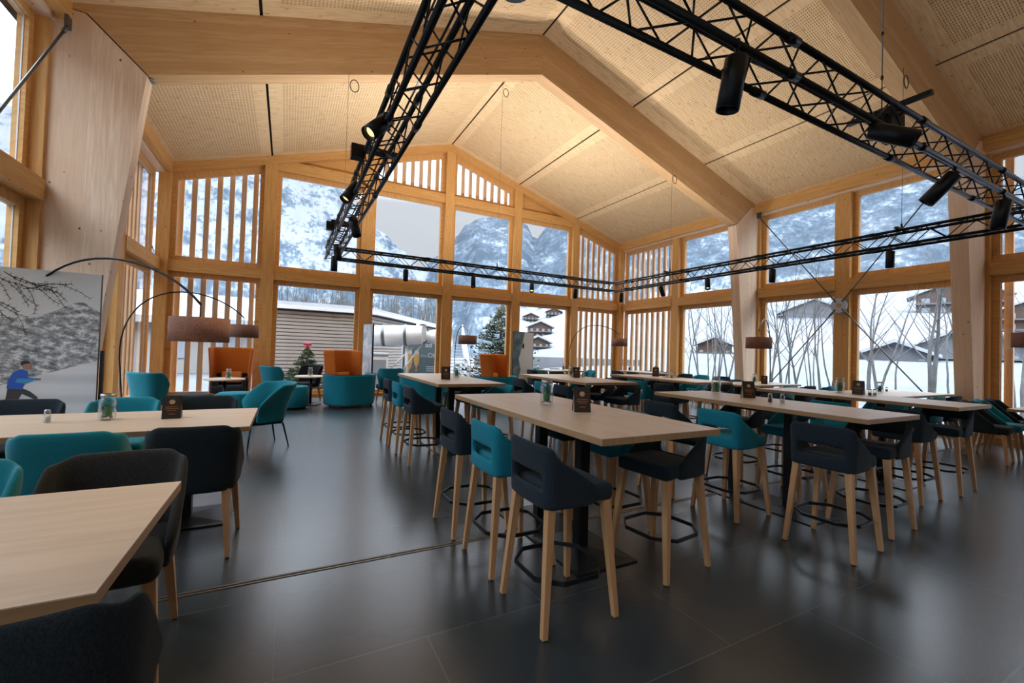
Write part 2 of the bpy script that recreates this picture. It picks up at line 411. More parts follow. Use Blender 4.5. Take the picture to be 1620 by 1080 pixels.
# ---- gable wall
PW = .16
def window(n, P, outer, inner, slats=None, handle=None):
    """P maps (u,z,d) -> world. outer / inner = polygons of frame and pane in (u,z)"""
    root = structure('window_%d' % n)
    # frame ring: inner and outer loops must have the same number of points
    d0, d1 = .17, .29
    k = len(outer); vs = []
    for d in (d0, d1):
        vs += [P(u, z, d) for u, z in outer] + [P(u, z, d) for u, z in inner]
    fs = []; uvs = []
    def quad(a, b, c, dd):
        fs.append([a, b, c, dd])
        p = [Vector(vs[i]) for i in (a, b, c, dd)]; g = (p[1] - p[0]); Lg = max(g.length, 1e-6); g.normalize()
        uvs.append([((q - p[0]).dot(g), (q - p[0]).length * .6) for q in p])
    for i in range(k):
        j = (i + 1) % k
        quad(i, j, k + j, k + i); quad(2 * k + i, 2 * k + j, 3 * k + j, 3 * k + i)
        quad(k + i, k + j, 3 * k + j, 3 * k + i); quad(i, j, 2 * k + j, 2 * k + i)
    m = MB(); m.add(vs, fs, uvs); m.build('window_frame', M_FRAME, root)
    m = MB()
    a = [P(u, z, .235) for u, z in inner]; b = [P(u, z, .245) for u, z in inner]
    m.add(a + b, [list(range(k)), [k + i for i in range(k)][::-1]], None); m.build('pane', M_GLASS, root)
    # thin grey gasket round the pane
    m = MB()
    for i in range(k):
        m.bar(P(*inner[i], .228), P(*inner[(i + 1) % k], .228), .014, .014)
    m.build('gasket', M_ALU, root)
    if slats:
        s0, zf0, zf1 = slats; m = MB()
        us = [q[0] for q in inner]; lo, hi = min(us) - .1, max(us) + .1
        u = lo + .08
        while u < hi:
            for (da, db) in ((.40, .48),):
                z0, z1 = zf0(u), zf1(u)
                if z1 - z0 > .05:
                    q = [P(u, z0, da), P(u + .125, z0, da), P(u + .125, z1, da), P(u, z1, da), P(u, z0, db), P(u + .125, z0, db), P(u + .125, z1, db), P(u, z1, db)]
                    H = z1 - z0
                    m.add(q, [[0, 1, 2, 3], [7, 6, 5, 4], [0, 4, 5, 1], [1, 5, 6, 2], [2, 6, 7, 3], [3, 7, 4, 0]],
                          [[(0, 0), (0, .125), (H, .125), (H, 0)], [(H, 0), (H, .125), (0, .125), (0, 0)], [(0, 0), (0, .1), (.1, .1), (.1, 0)], [(0, .2), (0, .28), (H, .28), (H, .2)], [(0, 0), (0, .1), (.1, .1), (.1, 0)], [(H, .3), (H, .38), (0, .38), (0, .3)]])
            u += s0
        m.build('slat_screen', M_SLAT, root)
    if handle:
        m = MB(); u, z = handle; m.add([], [], None)
        p = P(u, z, .15); p2 = P(u, z - .12, .13)
        m.bar(P(u, z + .03, .16), P(u, z - .03, .16), .025, .02); m.bar(p, p2, .018, .014); m.build('window_handle', M_ZINC, root)
    return root
PG = lambda u, z, d: (u, YG + d, z)
PRt = lambda u, z, d: (XR + d, u, z)
PLf = lambda u, z, d: (XL - d, u, z)
wn = 0
wall = structure('wall_gable')
posts_x = [RX + (i - 3) * BAY for i in range(1, 6)]
for x in posts_x:
    m = MB(); m.prism([(x - PW, 0), (x + PW, 0), (x + PW, zc(x + PW) - .22), (x, zc(x) - .2), (x - PW, zc(x - PW) - .22)], YG, YG + .32, 'y', grain=(0, 0, 1)); m.build('post', M_POST, wall)
for x0, x1 in ((XL - .1, XL + .16), (XR - .16, XR + .1)):
    m = MB(); m.box(x0, x1, YG - .05, YG + .32, 0, 6.15); m.build('corner_post', M_POST, wall)
edges = [XL + .16] + [v for x in posts_x for v in (x - PW, x + PW)] + [XR - .16]
gb = [(edges[2 * i], edges[2 * i + 1]) for i in range(6)]
for i, (a, b) in enumerate(gb):
    m = MB(); m.box(a, b, YG + .03, YG + .3, 3.45, 3.74); m.build('transom', M_POST, wall)
    m = MB(); m.box(a, b, YG + .08, YG + .32, 0, .10); m.build('sill', M_POST, wall)
    if i in (1, 4):
        m = MB(); m.box(a, b, YG + .04, YG + .3, 6.68, 7.0); m.build('transom', M_POST, wall)
        m = MB(); m.prism([(a, 6.95), (b, 6.95), (b, zc(b)), (a, zc(a))], YG + .2, YG + .3, 'y', grain=(1, 0, 0)); m.build('spandrel_board', M_POST, wall)
    if i in (2, 3):
        m = MB(); m.box(a, b, YG + .04, YG + .3, 6.68, 6.98); m.build('transom', M_POST, wall)
for sd in (-1, 1):
    x1 = RX + sd * HW
    m = MB(); m.prism([(RX, ZR - .24), (RX, ZR), (x1, zc(x1)), (x1, zc(x1) - .24)], YG - .02, YG + .34, 'y', grain=(sd, 0, -SL)); m.build('verge_beam', M_POST, wall)
def rect(a, b, z0, z1): return [(a, z0), (b, z0), (b, z1), (a, z1)]
fw = .115
for i, (a, b) in enumerate(gb):
    sl = i in (0, 5)
    SP = .292
    wn += 1; window(wn, PG, rect(a, b, .10, 3.45), rect(a + fw, b - fw, .2, 3.32), (SP, lambda u: 0.0, lambda u: 3.5) if sl else None)
    wn += 1
    if sl:
        t = lambda u: zc(u) - .24
        window(wn, PG, [(a, 3.74), (b, 3.74), (b, t(b)), (a, t(a))], [(a + fw, 3.88), (b - fw, 3.88), (b - fw, t(b - fw) - .17), (a + fw, t(a + fw) - .17)], (SP, lambda u: 3.6, lambda u: t(u) + .1), handle=((b - .05) if i == 0 else (a + .05), 3.98))
    else:
        window(wn, PG, rect(a, b, 3.74, 6.68), rect(a + fw, b - fw, 3.88, 6.56))
    if i in (2, 3):
        wn += 1; t = lambda u: zc(u) - .24
        window(wn, PG, [(a, 6.98), (b, 6.98), (b, t(b)), (a, t(a))], [(a + fw, 7.09), (b - fw, 7.09), (b - fw, t(b - fw) - .17), (a + fw, t(a + fw) - .17)], (SP, lambda u: 6.95, lambda u: t(u) + .1))

# ---- long side walls
ys = [YG - .0, 11.43, FR[0], 5.94, FR[1], 1.04, FR[2], -3.86, FR[3]]
def side_wall(name, X, P, sgn):
    global wn
    w = structure(name)
    for i, y in enumerate(ys):
        if i in (0,): continue
        hw = PW if i % 2 else .20
        m = MB()
        if i % 2: m.box(X, X + sgn * .32, y - hw, y + hw, 0, 6.1)
        else: m.box(X + sgn * .02, X + sgn * .32, y - hw, y + hw, 0, 6.1)
        m.build('post', M_POST, w)
    for i in range(len(ys) - 1):
        y1 = ys[i] - (.0 if i == 0 else (PW if i % 2 else .20)); y0 = ys[i + 1] + (PW if (i + 1) % 2 else .20)
        if i == 0: y1 = YG
        m = MB(); m.box(X + sgn * (-.02), X + sgn * .3, y0, y1, 3.45, 3.74); m.build('transom', M_POST, w)
        m = MB(); m.box(X + sgn * .06, X + sgn * .32, y0, y1, 0, .14); m.build('sill', M_POST, w)
        sl = i in (0, 4) ; SPR = .292
        wn += 1; window(wn, P, rect(y0, y1, .14, 3.45), rect(y0 + fw, y1 - fw, .24, 3.31), (SPR, lambda u: 0.0, lambda u: 3.5) if sl else None)
        wn += 1; window(wn, P, rect(y0, y1, 3.74, 6.0), rect(y0 + fw, y1 - fw, 3.88, 5.87), (SPR, lambda u: 3.6, lambda u: 6.05) if sl else None, handle=(y1 - .05, 4.0) if sl else None)
    for i in range(4):
        ya = (YG if i == 0 else FR[i - 1] - FT); yb = FR[i] + FT
        m = MB(); m.box(X - sgn * .18, X + sgn * .1, yb, ya, 6.04, zc(X) + .06)
        m.build('eaves_beam', M_POST, w)
        m = MB(); m.box(X - sgn * .02, X + sgn * .36, yb, ya, 5.99, 6.1); m.build('eaves_soffit', M_GLUP, w)
side_wall('wall_right', XR, PRt, 1)
side_wall('wall_left', XL, PLf, -1)
m = MB(); m.box(XL - .4, XR + .4, YB - .2, YB, 0, 9); tag(m.build('wall_rear', M_GLUP), kind='structure')
# ================================================================== furniture
def shell(pts, ztop, zbot, th, rows=(0, .25, .5, .75, 1), slot=None, flare=0, sub=1, lean=0):
    """upholstered shell following the plan curve pts (x,y); ztop/zbot are functions of the curve index fraction; slot=(x half width, row a)"""
    b = bmesh.new(); n = len(pts); grid = []
    nor = []
    for i, p in enumerate(pts):
        a = Vector(pts[max(i - 1, 0)]); c = Vector(pts[min(i + 1, n - 1)]); d = (c - a).normalized(); nor.append(Vector((d.y, -d.x)))
    for i, p in enumerate(pts):
        col = []; s = i / (n - 1); zt, zb = ztop(s, p), zbot(s, p)
        for r in rows:
            z = zb + (zt - zb) * r
            off = flare * r * r
            q = Vector(p) + nor[i] * off
            col.append(b.verts.new((q.x, q.y - lean * r, z)))
        grid.append(col)
    for i in range(n - 1):
        for j in range(len(rows) - 1):
            if slot and j == slot[1] and abs(pts[i][0]) <= slot[0] + 1e-4 and abs(pts[i + 1][0]) <= slot[0] + 1e-4 and pts[i][1] < -.15: continue
            b.faces.new((grid[i][j], grid[i + 1][j], grid[i + 1][j + 1], grid[i][j + 1]))
    bmesh.ops.recalc_face_normals(b, faces=b.faces)
    # outward = away from origin
    f = max(b.faces, key=lambda f: -f.calc_center_median().y)
    if f.normal.y > 0: bmesh.ops.reverse_faces(b, faces=b.faces)
    bmesh.ops.solidify(b, geom=list(b.faces), thickness=th)
    return b
def shell_obj(name, b, m, parent, sub=1):
    mb = MB(); mb.bm(b); o = mb.build(name, m, parent)
    md = o.modifiers.new('s', 'SUBSURF'); md.levels = sub; md.render_levels = sub; bake(o); return o
def uplan(w, back, front, rc, n=4):
    """plan curve: left front tip -> back -> right front tip, chair faces +y"""
    pts = [(-w, front), (-w - .002, front * .5 + (back + rc) * .5), (-w, back + rc)]
    for k in range(1, n): a = PI + (PI / 2) * k / n; pts.append((-w + rc + rc * math.cos(a), back + rc + rc * math.sin(a)))
    h = w - rc
    pts += [(-h, back), (-h * .72, back - .008), (0, back - .014), (h * .72, back - .008), (h, back)]
    for k in range(1, n): a = 1.5 * PI + (PI / 2) * k / n; pts.append((w - rc + rc * math.cos(a), back + rc + rc * math.sin(a)))
    pts += [(w, back + rc), (w + .002, front * .5 + (back + rc) * .5), (w, front)]
    return pts
def legs4(m, root, top, bot, zt, w0=.050, w1=.033, cap=True):
    for sx in (-1, 1):
        for sy in (-1, 1):
            b = MB(); b.bar((sx * top[0], (top[2] if sy > 0 else -top[1]), zt), (sx * bot[0], (bot[2] if sy > 0 else -bot[1]), .006), w0, w0, w1, w1)
            l = b.build('leg', m, root)
            if cap:
                b = MB(); b.box(sx * bot[0] - .013, sx * bot[0] + .013, (bot[2] if sy > 0 else -bot[1]) - .013, (bot[2] if sy > 0 else -bot[1]) + .013, 0, .008); b.build('foot_cap', M_BLACK, l)

def make_stool(mf, mseat=None):
    root = empty('bar_stool')
    m = MB(); m.rbox(0, .03, .752, .46, .44, .105, .035, seg=4); m.build('seat', mseat or mf, root)
    pts = uplan(.245, -.25, .10, .065)
    # split the back so the slot has its own columns
    def zt(s, p):
        y = p[1]
        if y > -.19: return .81 + (.985 - .81) * max(0, min(1, (.10 - y) / .29)) ** .9
        if y > -.235: return 1.045
        return 1.06
    def zb(s, p): return .69
    b = shell(pts, zt, zb, .045, rows=(0, .16, .29, .53, .72, 1), slot=(.185, 2), flare=.015)
    shell_obj('backrest', b, mf, root, 2)
    legs4(M_LEG, root, (.195, .20, .20), (.255, .255, .255), .70)
    m = MB(); a, c = .262, .13
    P = [(-a, -a + c), (-a + c, -a), (a - c, -a), (a, -a + c), (a, a - c), (a - c, a), (-a + c, a), (-a, a - c)]
    for i in range(8):
        p, q = P[i], P[(i + 1) % 8]
        m.bar((p[0] * .93, p[1] * .93, .27), (q[0] * .93, q[1] * .93, .27), .010, .026)
    m.build('footrest', M_BLACK, root)
    return root
def make_chair(mf, mseat=None):
    root = empty('dining_chair')
    m = MB(); m.rbox(0, .035, .535, .50, .50, .13, .045, seg=4); m.build('seat', mseat or mf, root)
    pts = uplan(.275, -.27, .16, .11)
    def zt(s, p):
        y = p[1]
        if y > -.16: return .62 + (.90 - .62) * max(0, min(1, (.16 - y) / .32))
        if abs(p[0]) > .22: return .955
        return .985
    b = shell(pts, zt, lambda s, p: .47, .05, rows=(0, .3, .65, 1), flare=.03, lean=.02)
    shell_obj('backrest', b, mf, root, 2)
    legs4(M_LEG, root, (.21, .21, .22), (.25, .30, .27), .49, .05, .03)
    return root
def make_wing(mf):
    root = empty('wing_armchair')
    m = MB(); m.rbox(0, .07, .43, .48, .56, .15, .04, seg=4); m.build('seat', M_DSEAT, root)
    pts = uplan(.27, -.26, .20, .17, 6)
    def zt(s, p):
        y = p[1]
        if y > -.08: return .66 + (.92 - .66) * max(0, min(1, (.2 - y) / .28)) ** .7
        return .96 + (.02 if abs(p[0]) < .2 else 0)
    b = shell(pts, zt, lambda s, p: .36 + .02, .055, rows=(0, .3, .6, .85, 1), flare=.16, lean=.02)
    shell_obj('backrest', b, mf, root, 2)
    for sx in (-1, 1):
        for y0, y1 in ((-.2, -.28), (.25, .3)):
            b = MB(); b.tube([(sx * .22, y0, .37), (sx * .27, y1, 0)], [.017, .009], 8); b.build('leg', M_BLACK, root)
    return root
def make_lounge(mf):
    root = empty('lounge_chair')
    m = MB(); m.rbox(0, .08, .46, .50, .54, .14, .04, seg=4); m.build('seat', M_DSEAT, root)
    pts = uplan(.29, -.27, .02, .16, 5)
    def zt(s, p): return 1.0 if p[1] < -.1 else 1.0 - .22 * (p[1] + .1) / .12
    b = shell(pts, zt, lambda s, p: .40, .05, rows=(0, .3, .6, .85, 1), flare=.07, lean=.03)
    shell_obj('backrest', b, mf, root, 2)
    legs4(M_LEG, root, (.2, .2, .24), (.25, .26, .28), .40, .04, .025, False)
    return root
def make_barrel():
    root = empty('barrel_armchair')
    # faceted tub: six-sided shell down to the floor
    pts = [(-.60, .38), (-.63, .12), (-.62, -.12), (-.44, -.40), (-.30, -.50), (0, -.52), (.30, -.50), (.44, -.40), (.62, -.12), (.63, .12), (.60, .38)]
    b = shell(pts, lambda s, p: .84, lambda s, p: .05, .13, rows=(0, .08, .35, .7, .93, 1), flare=.04)
    shell_obj('shell', b, M_TEAL, root, 2)
    m = MB(); m.rbox(0, .07, .36, .84, .60, .2, .05); m.build('seat_cushion', M_DSEAT, root)
    m = MB(); m.rbox(0, .06, .17, .86, .60, .24, .03); m.build('base', M_TEAL, root)
    m = MB(); m.tube([(p[0] * 1.065, p[1] * 1.075, .845) for p in pts], .009, 6); m.build('piping', M_DSEAT, root)
    for sx in (-1, 1):
        for sy in (-1, 1):
            b = MB(); b.lathe([(0, 0), (.03, 0), (.03, .06), (0, .06)], (sx * .42, sy * .3, 0), 10); b.build('foot', M_BLACK, root)
    return root
def make_highback():
    root = empty('high_back_armchair')
    pts = uplan(.44, -.34, .20, .12, 4)
    def zt(s, p): return 1.45
    def zb(s, p): return .24
    b = shell(pts, zt, zb, .06, rows=(0, .2, .45, .7, .92, 1), flare=.07, lean=.05)
    shell_obj('high_back', b, M_ORNG, root, 2)
    m = MB(); m.rbox(0, .02, .38, .76, .60, .20, .05); m.build('seat', M_DSEAT, root)
    for sx in (-1, 1):
        m = MB(); m.rbox(sx * .33, .05, .56, .10, .5, .26, .04); m.build('armrest', M_DSEAT, root)
    m = MB(); m.rbox(0, -.24, .62, .70, .06, .30, .025); m.build('lumbar_pad', M_DSEAT, root)
    legs4(M_LEG, root, (.3, .24, .22), (.34, .28, .26), .28, .04, .024, False)
    return root
def make_ottoman():
    root = empty('ottoman')
    m = MB(); R_ = .35; m.lathe([(0, .56), (R_ - .04, .56), (R_ - .012, .55), (R_, .525), (R_ + .006, .3), (R_, .07), (R_ - .02, .05), (0, .05)], n=40); m.build('upholstered_body', M_TEAL, root)
    m = MB(); m.lathe([(0, 0), (R_ - .05, 0), (R_ - .05, .05), (0, .05)], n=24); m.build('base', M_BLACK, root)
    return root
def make_round_table(h=.72, r=.38):
    root = empty('round_side_table')
    m = MB(); m.lathe([(0, h - .03), (r - .004, h - .03), (r, h - .027), (r, h - .004), (r - .004, h), (0, h)], n=48, sm=False); m.build('tabletop', M_TOP, root)
    m = MB(); m.lathe([(0, .02), (.035, .02), (.035, h - .03), (0, h - .03)], n=20); m.build('pole', M_BLACK, root)
    m = MB(); m.lathe([(0, 0), (.27, 0), (.27, .012), (.05, .022), (0, .022)], n=40); m.build('base', M_BLACK, root)
    return root
def table(name, x0, x1, y0, y1, z, label, group, posts, along='y'):
    cx, cy = (x0 + x1) / 2, (y0 + y1) / 2
    root = empty(name, (cx, cy, 0)); tag(root, label, 'table', group)
    w, l = (x1 - x0) / 2, (y1 - y0) / 2
    m = MB(); t = .042
    m.box(-w, w, -l, l, z - .004, z); m.build('tabletop', M_TOP, root)
    m = MB(); m.box(-w, w, -l, l, z - t, z - .004); m.build('edge_band', M_EDGE, root)
    P = []
    for (a, b) in posts: P.append((a, b) if along == 'y' else (a, b))
    for (a, b) in P:
        m = MB(); m.box(a - .045, a + .045, b - .045, b + .045, .012, z - t); m.build('post', M_BLACK, root, .004)
    xs = [p[0] for p in P]; yy = [p[1] for p in P]
    bx, by = (.28, .36) if along == 'y' else (.36, .28)
    m = MB(); X0, X1, Y0, Y1 = min(xs) - bx, max(xs) + bx, min(yy) - by, max(yy) + by
    m.add([(X0, Y0, 0), (X1, Y0, 0), (X1, Y1, 0), (X0, Y1, 0), (X0, Y0, .012), (X1, Y0, .012), (X1, Y1, .012), (X0, Y1, .012)],
          [[3, 2, 1, 0], [4, 5, 6, 7], [0, 1, 5, 4], [1, 2, 6, 5], [2, 3, 7, 6], [3, 0, 4, 7]])
    for (a, b) in P:
        q = .10
        m.add([(a - bx + .03, b - by + .05, .0121), (a + bx - .03, b - by + .05, .0121), (a + bx - .03, b + by - .05, .0121), (a - bx + .03, b + by - .05, .0121), (a - .045, b - .045, .035), (a + .045, b - .045, .035), (a + .045, b + .045, .035), (a - .045, b + .045, .035)],
              [[0, 1, 5, 4], [1, 2, 6, 5], [2, 3, 7, 6], [3, 0, 4, 7], [4, 5, 6, 7]])
    m.build('base_plate', M_BLACK, root)
    m = MB()
    for (a, b) in P: m.box(a - .25, a + .25, b - .04, b + .04, z - t - .012, z - t - .0005)
    m.build('mounting_plate', M_BLACK, root)
    return root

stool_D = make_stool(M_CHARB); stool_T = make_stool(M_TEAL)
chair_D = make_chair(M_CHAR); chair_T = make_chair(M_TEALV); chair_G = make_chair(M_GREY)
used = set()
def place(proto, x, y, rz, label, cat, group):
    if proto.name not in used: used.add(proto.name); o = proto; o.location = (x, y, 0); o.rotation_euler = (0, 0, rz)
    else: o = dup(proto, (x, y, 0), rz)
    tag(o, label, cat, group); return o
EAST, WEST, NORTH, SOUTH = -PI / 2, PI / 2, 0, PI
BT = 1.115
TB = {'front left': (1.60, 2.61, 1.92, 4.33), 'front middle': (4.31, 5.28, 1.80, 4.15), 'front right': (6.70, 7.69, 1.95, 4.30),
      'back left': (1.83, 2.85, 5.60, 8.0), 'back middle': (4.30, 5.40, 5.60, 7.85), 'back right': (6.72, 7.75, 5.45, 7.85)}
for k, (x0, x1, y0, y1) in TB.items():
    py = .32
    table('bar_table', x0, x1, y0, y1, BT, 'tall oak-topped bar table on black posts, %s of the six tall tables' % k, 'tall bar tables', [(0, -.28), (0, .36)] if k != 'front left' else [(.07, -.27), (.07, .37)])
SR = random.Random(3)
def stools(k, side, lst):
    x0, x1, y0, y1 = TB[k]; pos = {1: ['only'], 2: ['nearest', 'farthest'], 3: ['nearest', 'middle', 'farthest']}[len(lst)]
    for (x, y, c, dr), p in zip(lst, pos):
        place(stool_D if c == 'D' else stool_T, x, y, (EAST if side == 'left' else WEST) + dr,
              '%s bar stool, %s one on the %s side of the %s tall table' % ('charcoal' if c == 'D' else 'teal', p, side, k), 'bar stool', 'bar stools at the tall tables')
stools('front left', 'left', [(1.575, 2.29, 'D', .0), (1.575, 2.98, 'T', .0), (1.55, 3.68, 'D', 0)])
stools('front left', 'right', [(2.62, 2.44, 'D', .12), (2.72, 3.12, 'T', .03), (2.73, 3.8, 'D', -.03)])
stools('front middle', 'left', [(4.24, 2.02, 'D', .06), (4.16, 2.93, 'T', 0), (4.12, 3.68, 'D', 0)])
stools('front middle', 'right', [(5.14, 2.12, 'D', .04), (5.33, 2.98, 'T', -.04), (5.35, 3.7, 'D', 0)])
stools('front right', 'left', [(6.61, 2.4, 'D', 0), (6.6, 3.1, 'T', .03), (6.6, 3.8, 'D', 0)])
stools('front right', 'right', [(7.54, 2.36, 'D', .03), (7.74, 3.08, 'T', 0), (7.75, 3.8, 'D', 0)])
stools('back left', 'left', [(1.76, 6.0, 'D', 0), (1.76, 6.77, 'T', 0), (1.76, 7.44, 'D', 0)])
stools('back left', 'right', [(2.86, 6.08, 'T', .25), (2.86, 6.8, 'D', .1), (2.86, 7.5, 'D', 0)])
stools('back middle', 'left', [(4.3, 5.96, 'D', 0), (4.3, 6.6, 'T', .0), (4.3, 7.45, 'D', 0)])
stools('back middle', 'right', [(5.42, 6.0, 'D', .05), (5.42, 6.7, 'D', 0), (5.42, 7.4, 'T', 0)])
stools('back right', 'left', [(6.66, 5.98, 'D', 0), (6.68, 6.73, 'T', .08), (6.66, 7.45, 'D', 0)])
stools('back right', 'right', [(7.78, 5.85, 'D', 0), (7.78, 6.6, 'T', 0), (7.78, 7.35, 'D', 0)])

# lower dining tables
DT = .90
LT = {'nearest dining table at the left': (-2.9, -.44, 1.58, 2.66, DT), 'second dining table at the left': (-2.75, -.25, 4.20, 5.36, DT),
      'dining table at the right edge': (10.45, 12.45, 1.35, 2.48, DT), 'window dining table behind the front right tall table': (9.9, 12.4, 3.68, 4.8, .97),
      'window dining table beside the right column': (9.2, 11.42, 6.17, 7.15, .97), 'dining table near the far right corner': (11.1, 12.1, 10.9, 12.65, .97),
      'dining table at the far gable window': (7.8, 9.3, 12.0, 13.0, .97)}
for k, (x0, x1, y0, y1, z) in LT.items():
    lx = (x1 - x0) > (y1 - y0); q = .3 * max(x1 - x0, y1 - y0)
    table('dining_table', x0, x1, y0, y1, z, 'pale oak topped ' + k, 'low dining tables', [(-q, 0), (q, 0)] if lx else [(0, -q), (0, q)], 'x' if lx else 'y')
def chairs(lst):
    for (x, y, rz, c, lab) in lst:
        place({'D': chair_D, 'T': chair_T, 'G': chair_G}[c], x, y, rz, {'D': 'charcoal', 'T': 'teal', 'G': 'dark grey'}[c] + ' upholstered dining chair ' + lab, 'chair', 'dining chairs at the lower tables')
chairs([(-.60, 1.62, NORTH + .06, 'D', 'in the bottom left corner, back to camera'),
        (-.75, 2.79, SOUTH + .05, 'G', 'facing the camera across the nearest left table'),
        (-1.42, 2.80, SOUTH, 'T', 'cut by the left edge behind the nearest table'),
        (-.575, 4.12, NORTH - .03, 'D', 'with back to camera at the second left table'),
        (-1.26, 4.09, NORTH + .02, 'T', 'with back to camera at the second left table'),
        (-2.2, 5.60, SOUTH, 'D', 'at far left in front of the runner picture'),
        (-1.46, 5.62, SOUTH, 'T', 'on the far side of the second left table'),
        (-.76, 5.62, SOUTH, 'D', 'on the far side of the second left table'),
        (10.5, 2.72, SOUTH + .1, 'D', 'at right edge, nearest of three in a row'),
        (11.15, 2.74, SOUTH + .1, 'T', 'at right edge, middle of three in a row'),
        (11.8, 2.74, SOUTH + .1, 'D', 'at right edge, farthest of three in a row'),
        (10.93, 3.72, NORTH, 'T', 'on near side of window table by right column'),
        (11.62, 3.70, NORTH - .05, 'D', 'on near side of window table by right column'),
        (9.35, 6.05, NORTH, 'D', 'leftmost at the table beside the middle right column'),
        (10.2, 6.05, NORTH, 'T', 'second at the table beside the middle right column'),
        (11.0, 6.02, NORTH, 'D', 'third at the table beside the middle right column'),
        (11.75, 5.9, NORTH, 'T', 'rightmost at the table beside the middle right column'),
        (10.45, 7.5, SOUTH, 'T', 'on the far side by the middle right column'),
        (11.15, 7.5, SOUTH, 'D', 'on the far side by the middle right column'),
        (12.05, 9.0, WEST, 'D', 'along right windows, nearest of the far row'),
        (12.05, 9.75, WEST, 'T', 'along right windows, second of the far row'),
        (12.05, 10.4, WEST, 'D', 'along right windows, third of the far row'),
        (12.2, 11.6, WEST, 'D', 'right side of the far corner table'),
        (12.2, 12.35, WEST, 'T', 'right side of the far corner table'),
        (10.95, 11.35, EAST, 'D', 'left side of the far corner table, nearer one'),
        (10.95, 12.15, EAST, 'D', 'left side of the far corner table, farther one'),
        (9.55, 12.5, WEST, 'T', 'right end of the far gable window table'),
        (8.15, 13.15, SOUTH, 'T', 'behind the far gable window table, before the glass'),
        (8.85, 13.15, SOUTH, 'D', 'behind the far gable window table, before the glass'),
        (7.55, 12.5, EAST, 'D', 'left end of the far gable window table')])

# lounge corner
o3 = make_ottoman(); o3.location = (-1.62, 10.35, 0)
for c in o3.children: c.data.materials[0] = M_DSEAT
tag(o3, 'dark round ottoman before the left slatted window', 'ottoman')
w1 = make_wing(M_TEALV); w1.location = (-.28, 7.72, 0); w1.rotation_euler = (0, 0, PI * .62); tag(w1, 'teal velvet wing armchair with black metal legs beyond the second left table', 'armchair')
h1 = make_highback(); h1.location = (-1.27, 13.35, 0); h1.rotation_euler = (0, 0, PI - .05); tag(h1, 'orange high-back armchair left, behind the first round table', 'armchair', 'orange high-back armchairs')
h2 = dup(h1, (1.52, 13.3, 0), PI + .55); tag(h2, 'orange high-back armchair in the middle, beside the barrel armchair', 'armchair', 'orange high-back armchairs')
h3 = dup(h1, (6.33, 13.2, 0), PI + .55); tag(h3, 'orange high-back armchair at right, behind the back left tall table', 'armchair', 'orange high-back armchairs')
b1 = make_barrel(); b1.location = (1.55, 12.08, 0); b1.rotation_euler = (0, 0, .32); tag(b1, 'teal barrel armchair with its back to the camera, left of the stools', 'armchair', 'teal barrel armchairs')
b2 = dup(b1, (3.32, 11.2, 0), .1); tag(b2, 'teal barrel armchair half hidden under the back left tall table', 'armchair', 'teal barrel armchairs')
b3 = dup(b1, (5.45, 11.3, 0), -.1); tag(b3, 'teal barrel armchair before the right orange high-back', 'armchair', 'teal barrel armchairs')
o1 = make_ottoman(); o1.location = (-.88, 10.5, 0); tag(o1, 'round teal ottoman right behind the second left table', 'ottoman', 'teal ottomans')
o2 = dup(o1, (.18, 11.95, 0), 0); tag(o2, 'round teal ottoman behind the wing armchair, near the round table', 'ottoman', 'teal ottomans')
r1 = make_round_table(.76, .40); r1.location = (-1.22, 11.7, 0); tag(r1, 'round oak side table in front of the left orange armchair', 'side table', 'round side tables')
r2 = dup(r1, (.60, 12.6, 0), 0); tag(r2, 'round oak side table left of the barrel armchair', 'side table', 'round side tables')
l1 = make_lounge(M_TEALV); l1.location = (-.22, 13.0, 0); l1.rotation_euler = (0, 0, -.95); tag(l1, 'small teal lounge chair with dark seat by the second round table', 'chair', 'small lounge chairs')
l2 = dup(l1, (-2.16, 10.2, 0), -PI * .2); tag(l2, 'teal lounge chair with its back to the camera by the left arc lamp', 'chair', 'small lounge chairs')
l3 = dup(l1, (2.59, 12.4, 0), .15); tag(l3, 'small teal lounge chair seen above the back left stools', 'chair', 'small lounge chairs')
l4 = dup(l1, (1.28, 13.15, 0), PI * .75)
for c in l4.children:
    if c.name.startswith('backrest'):
        c.data = c.data.copy(); c.data.materials[0] = M_DSEAT
l4.location = (.55, 13.5, 0); tag(l4, 'dark lounge chair half hidden behind the barrel armchair', 'chair')
# cushions lie in the orange chairs
def cushion(x, y, z, rz, lab):
    m = MB(); m.rbox(0, 0, 0, .46, .13, .30, .055, seg=4); o = m.build('cushion', M_ORNC); o.location = (x, y, z); o.rotation_euler = (.25, 0, rz); tag(o, lab, 'cushion', 'orange cushions')
cushion(-1.25, 13.43, .67, PI - .05, 'orange cushion in the left high-back armchair')
cushion(1.47, 13.38, .67, PI + .55, 'orange cushion in the middle high-back armchair')
cushion(6.28, 13.28, .67, PI + .55, 'orange cushion in the right high-back armchair')

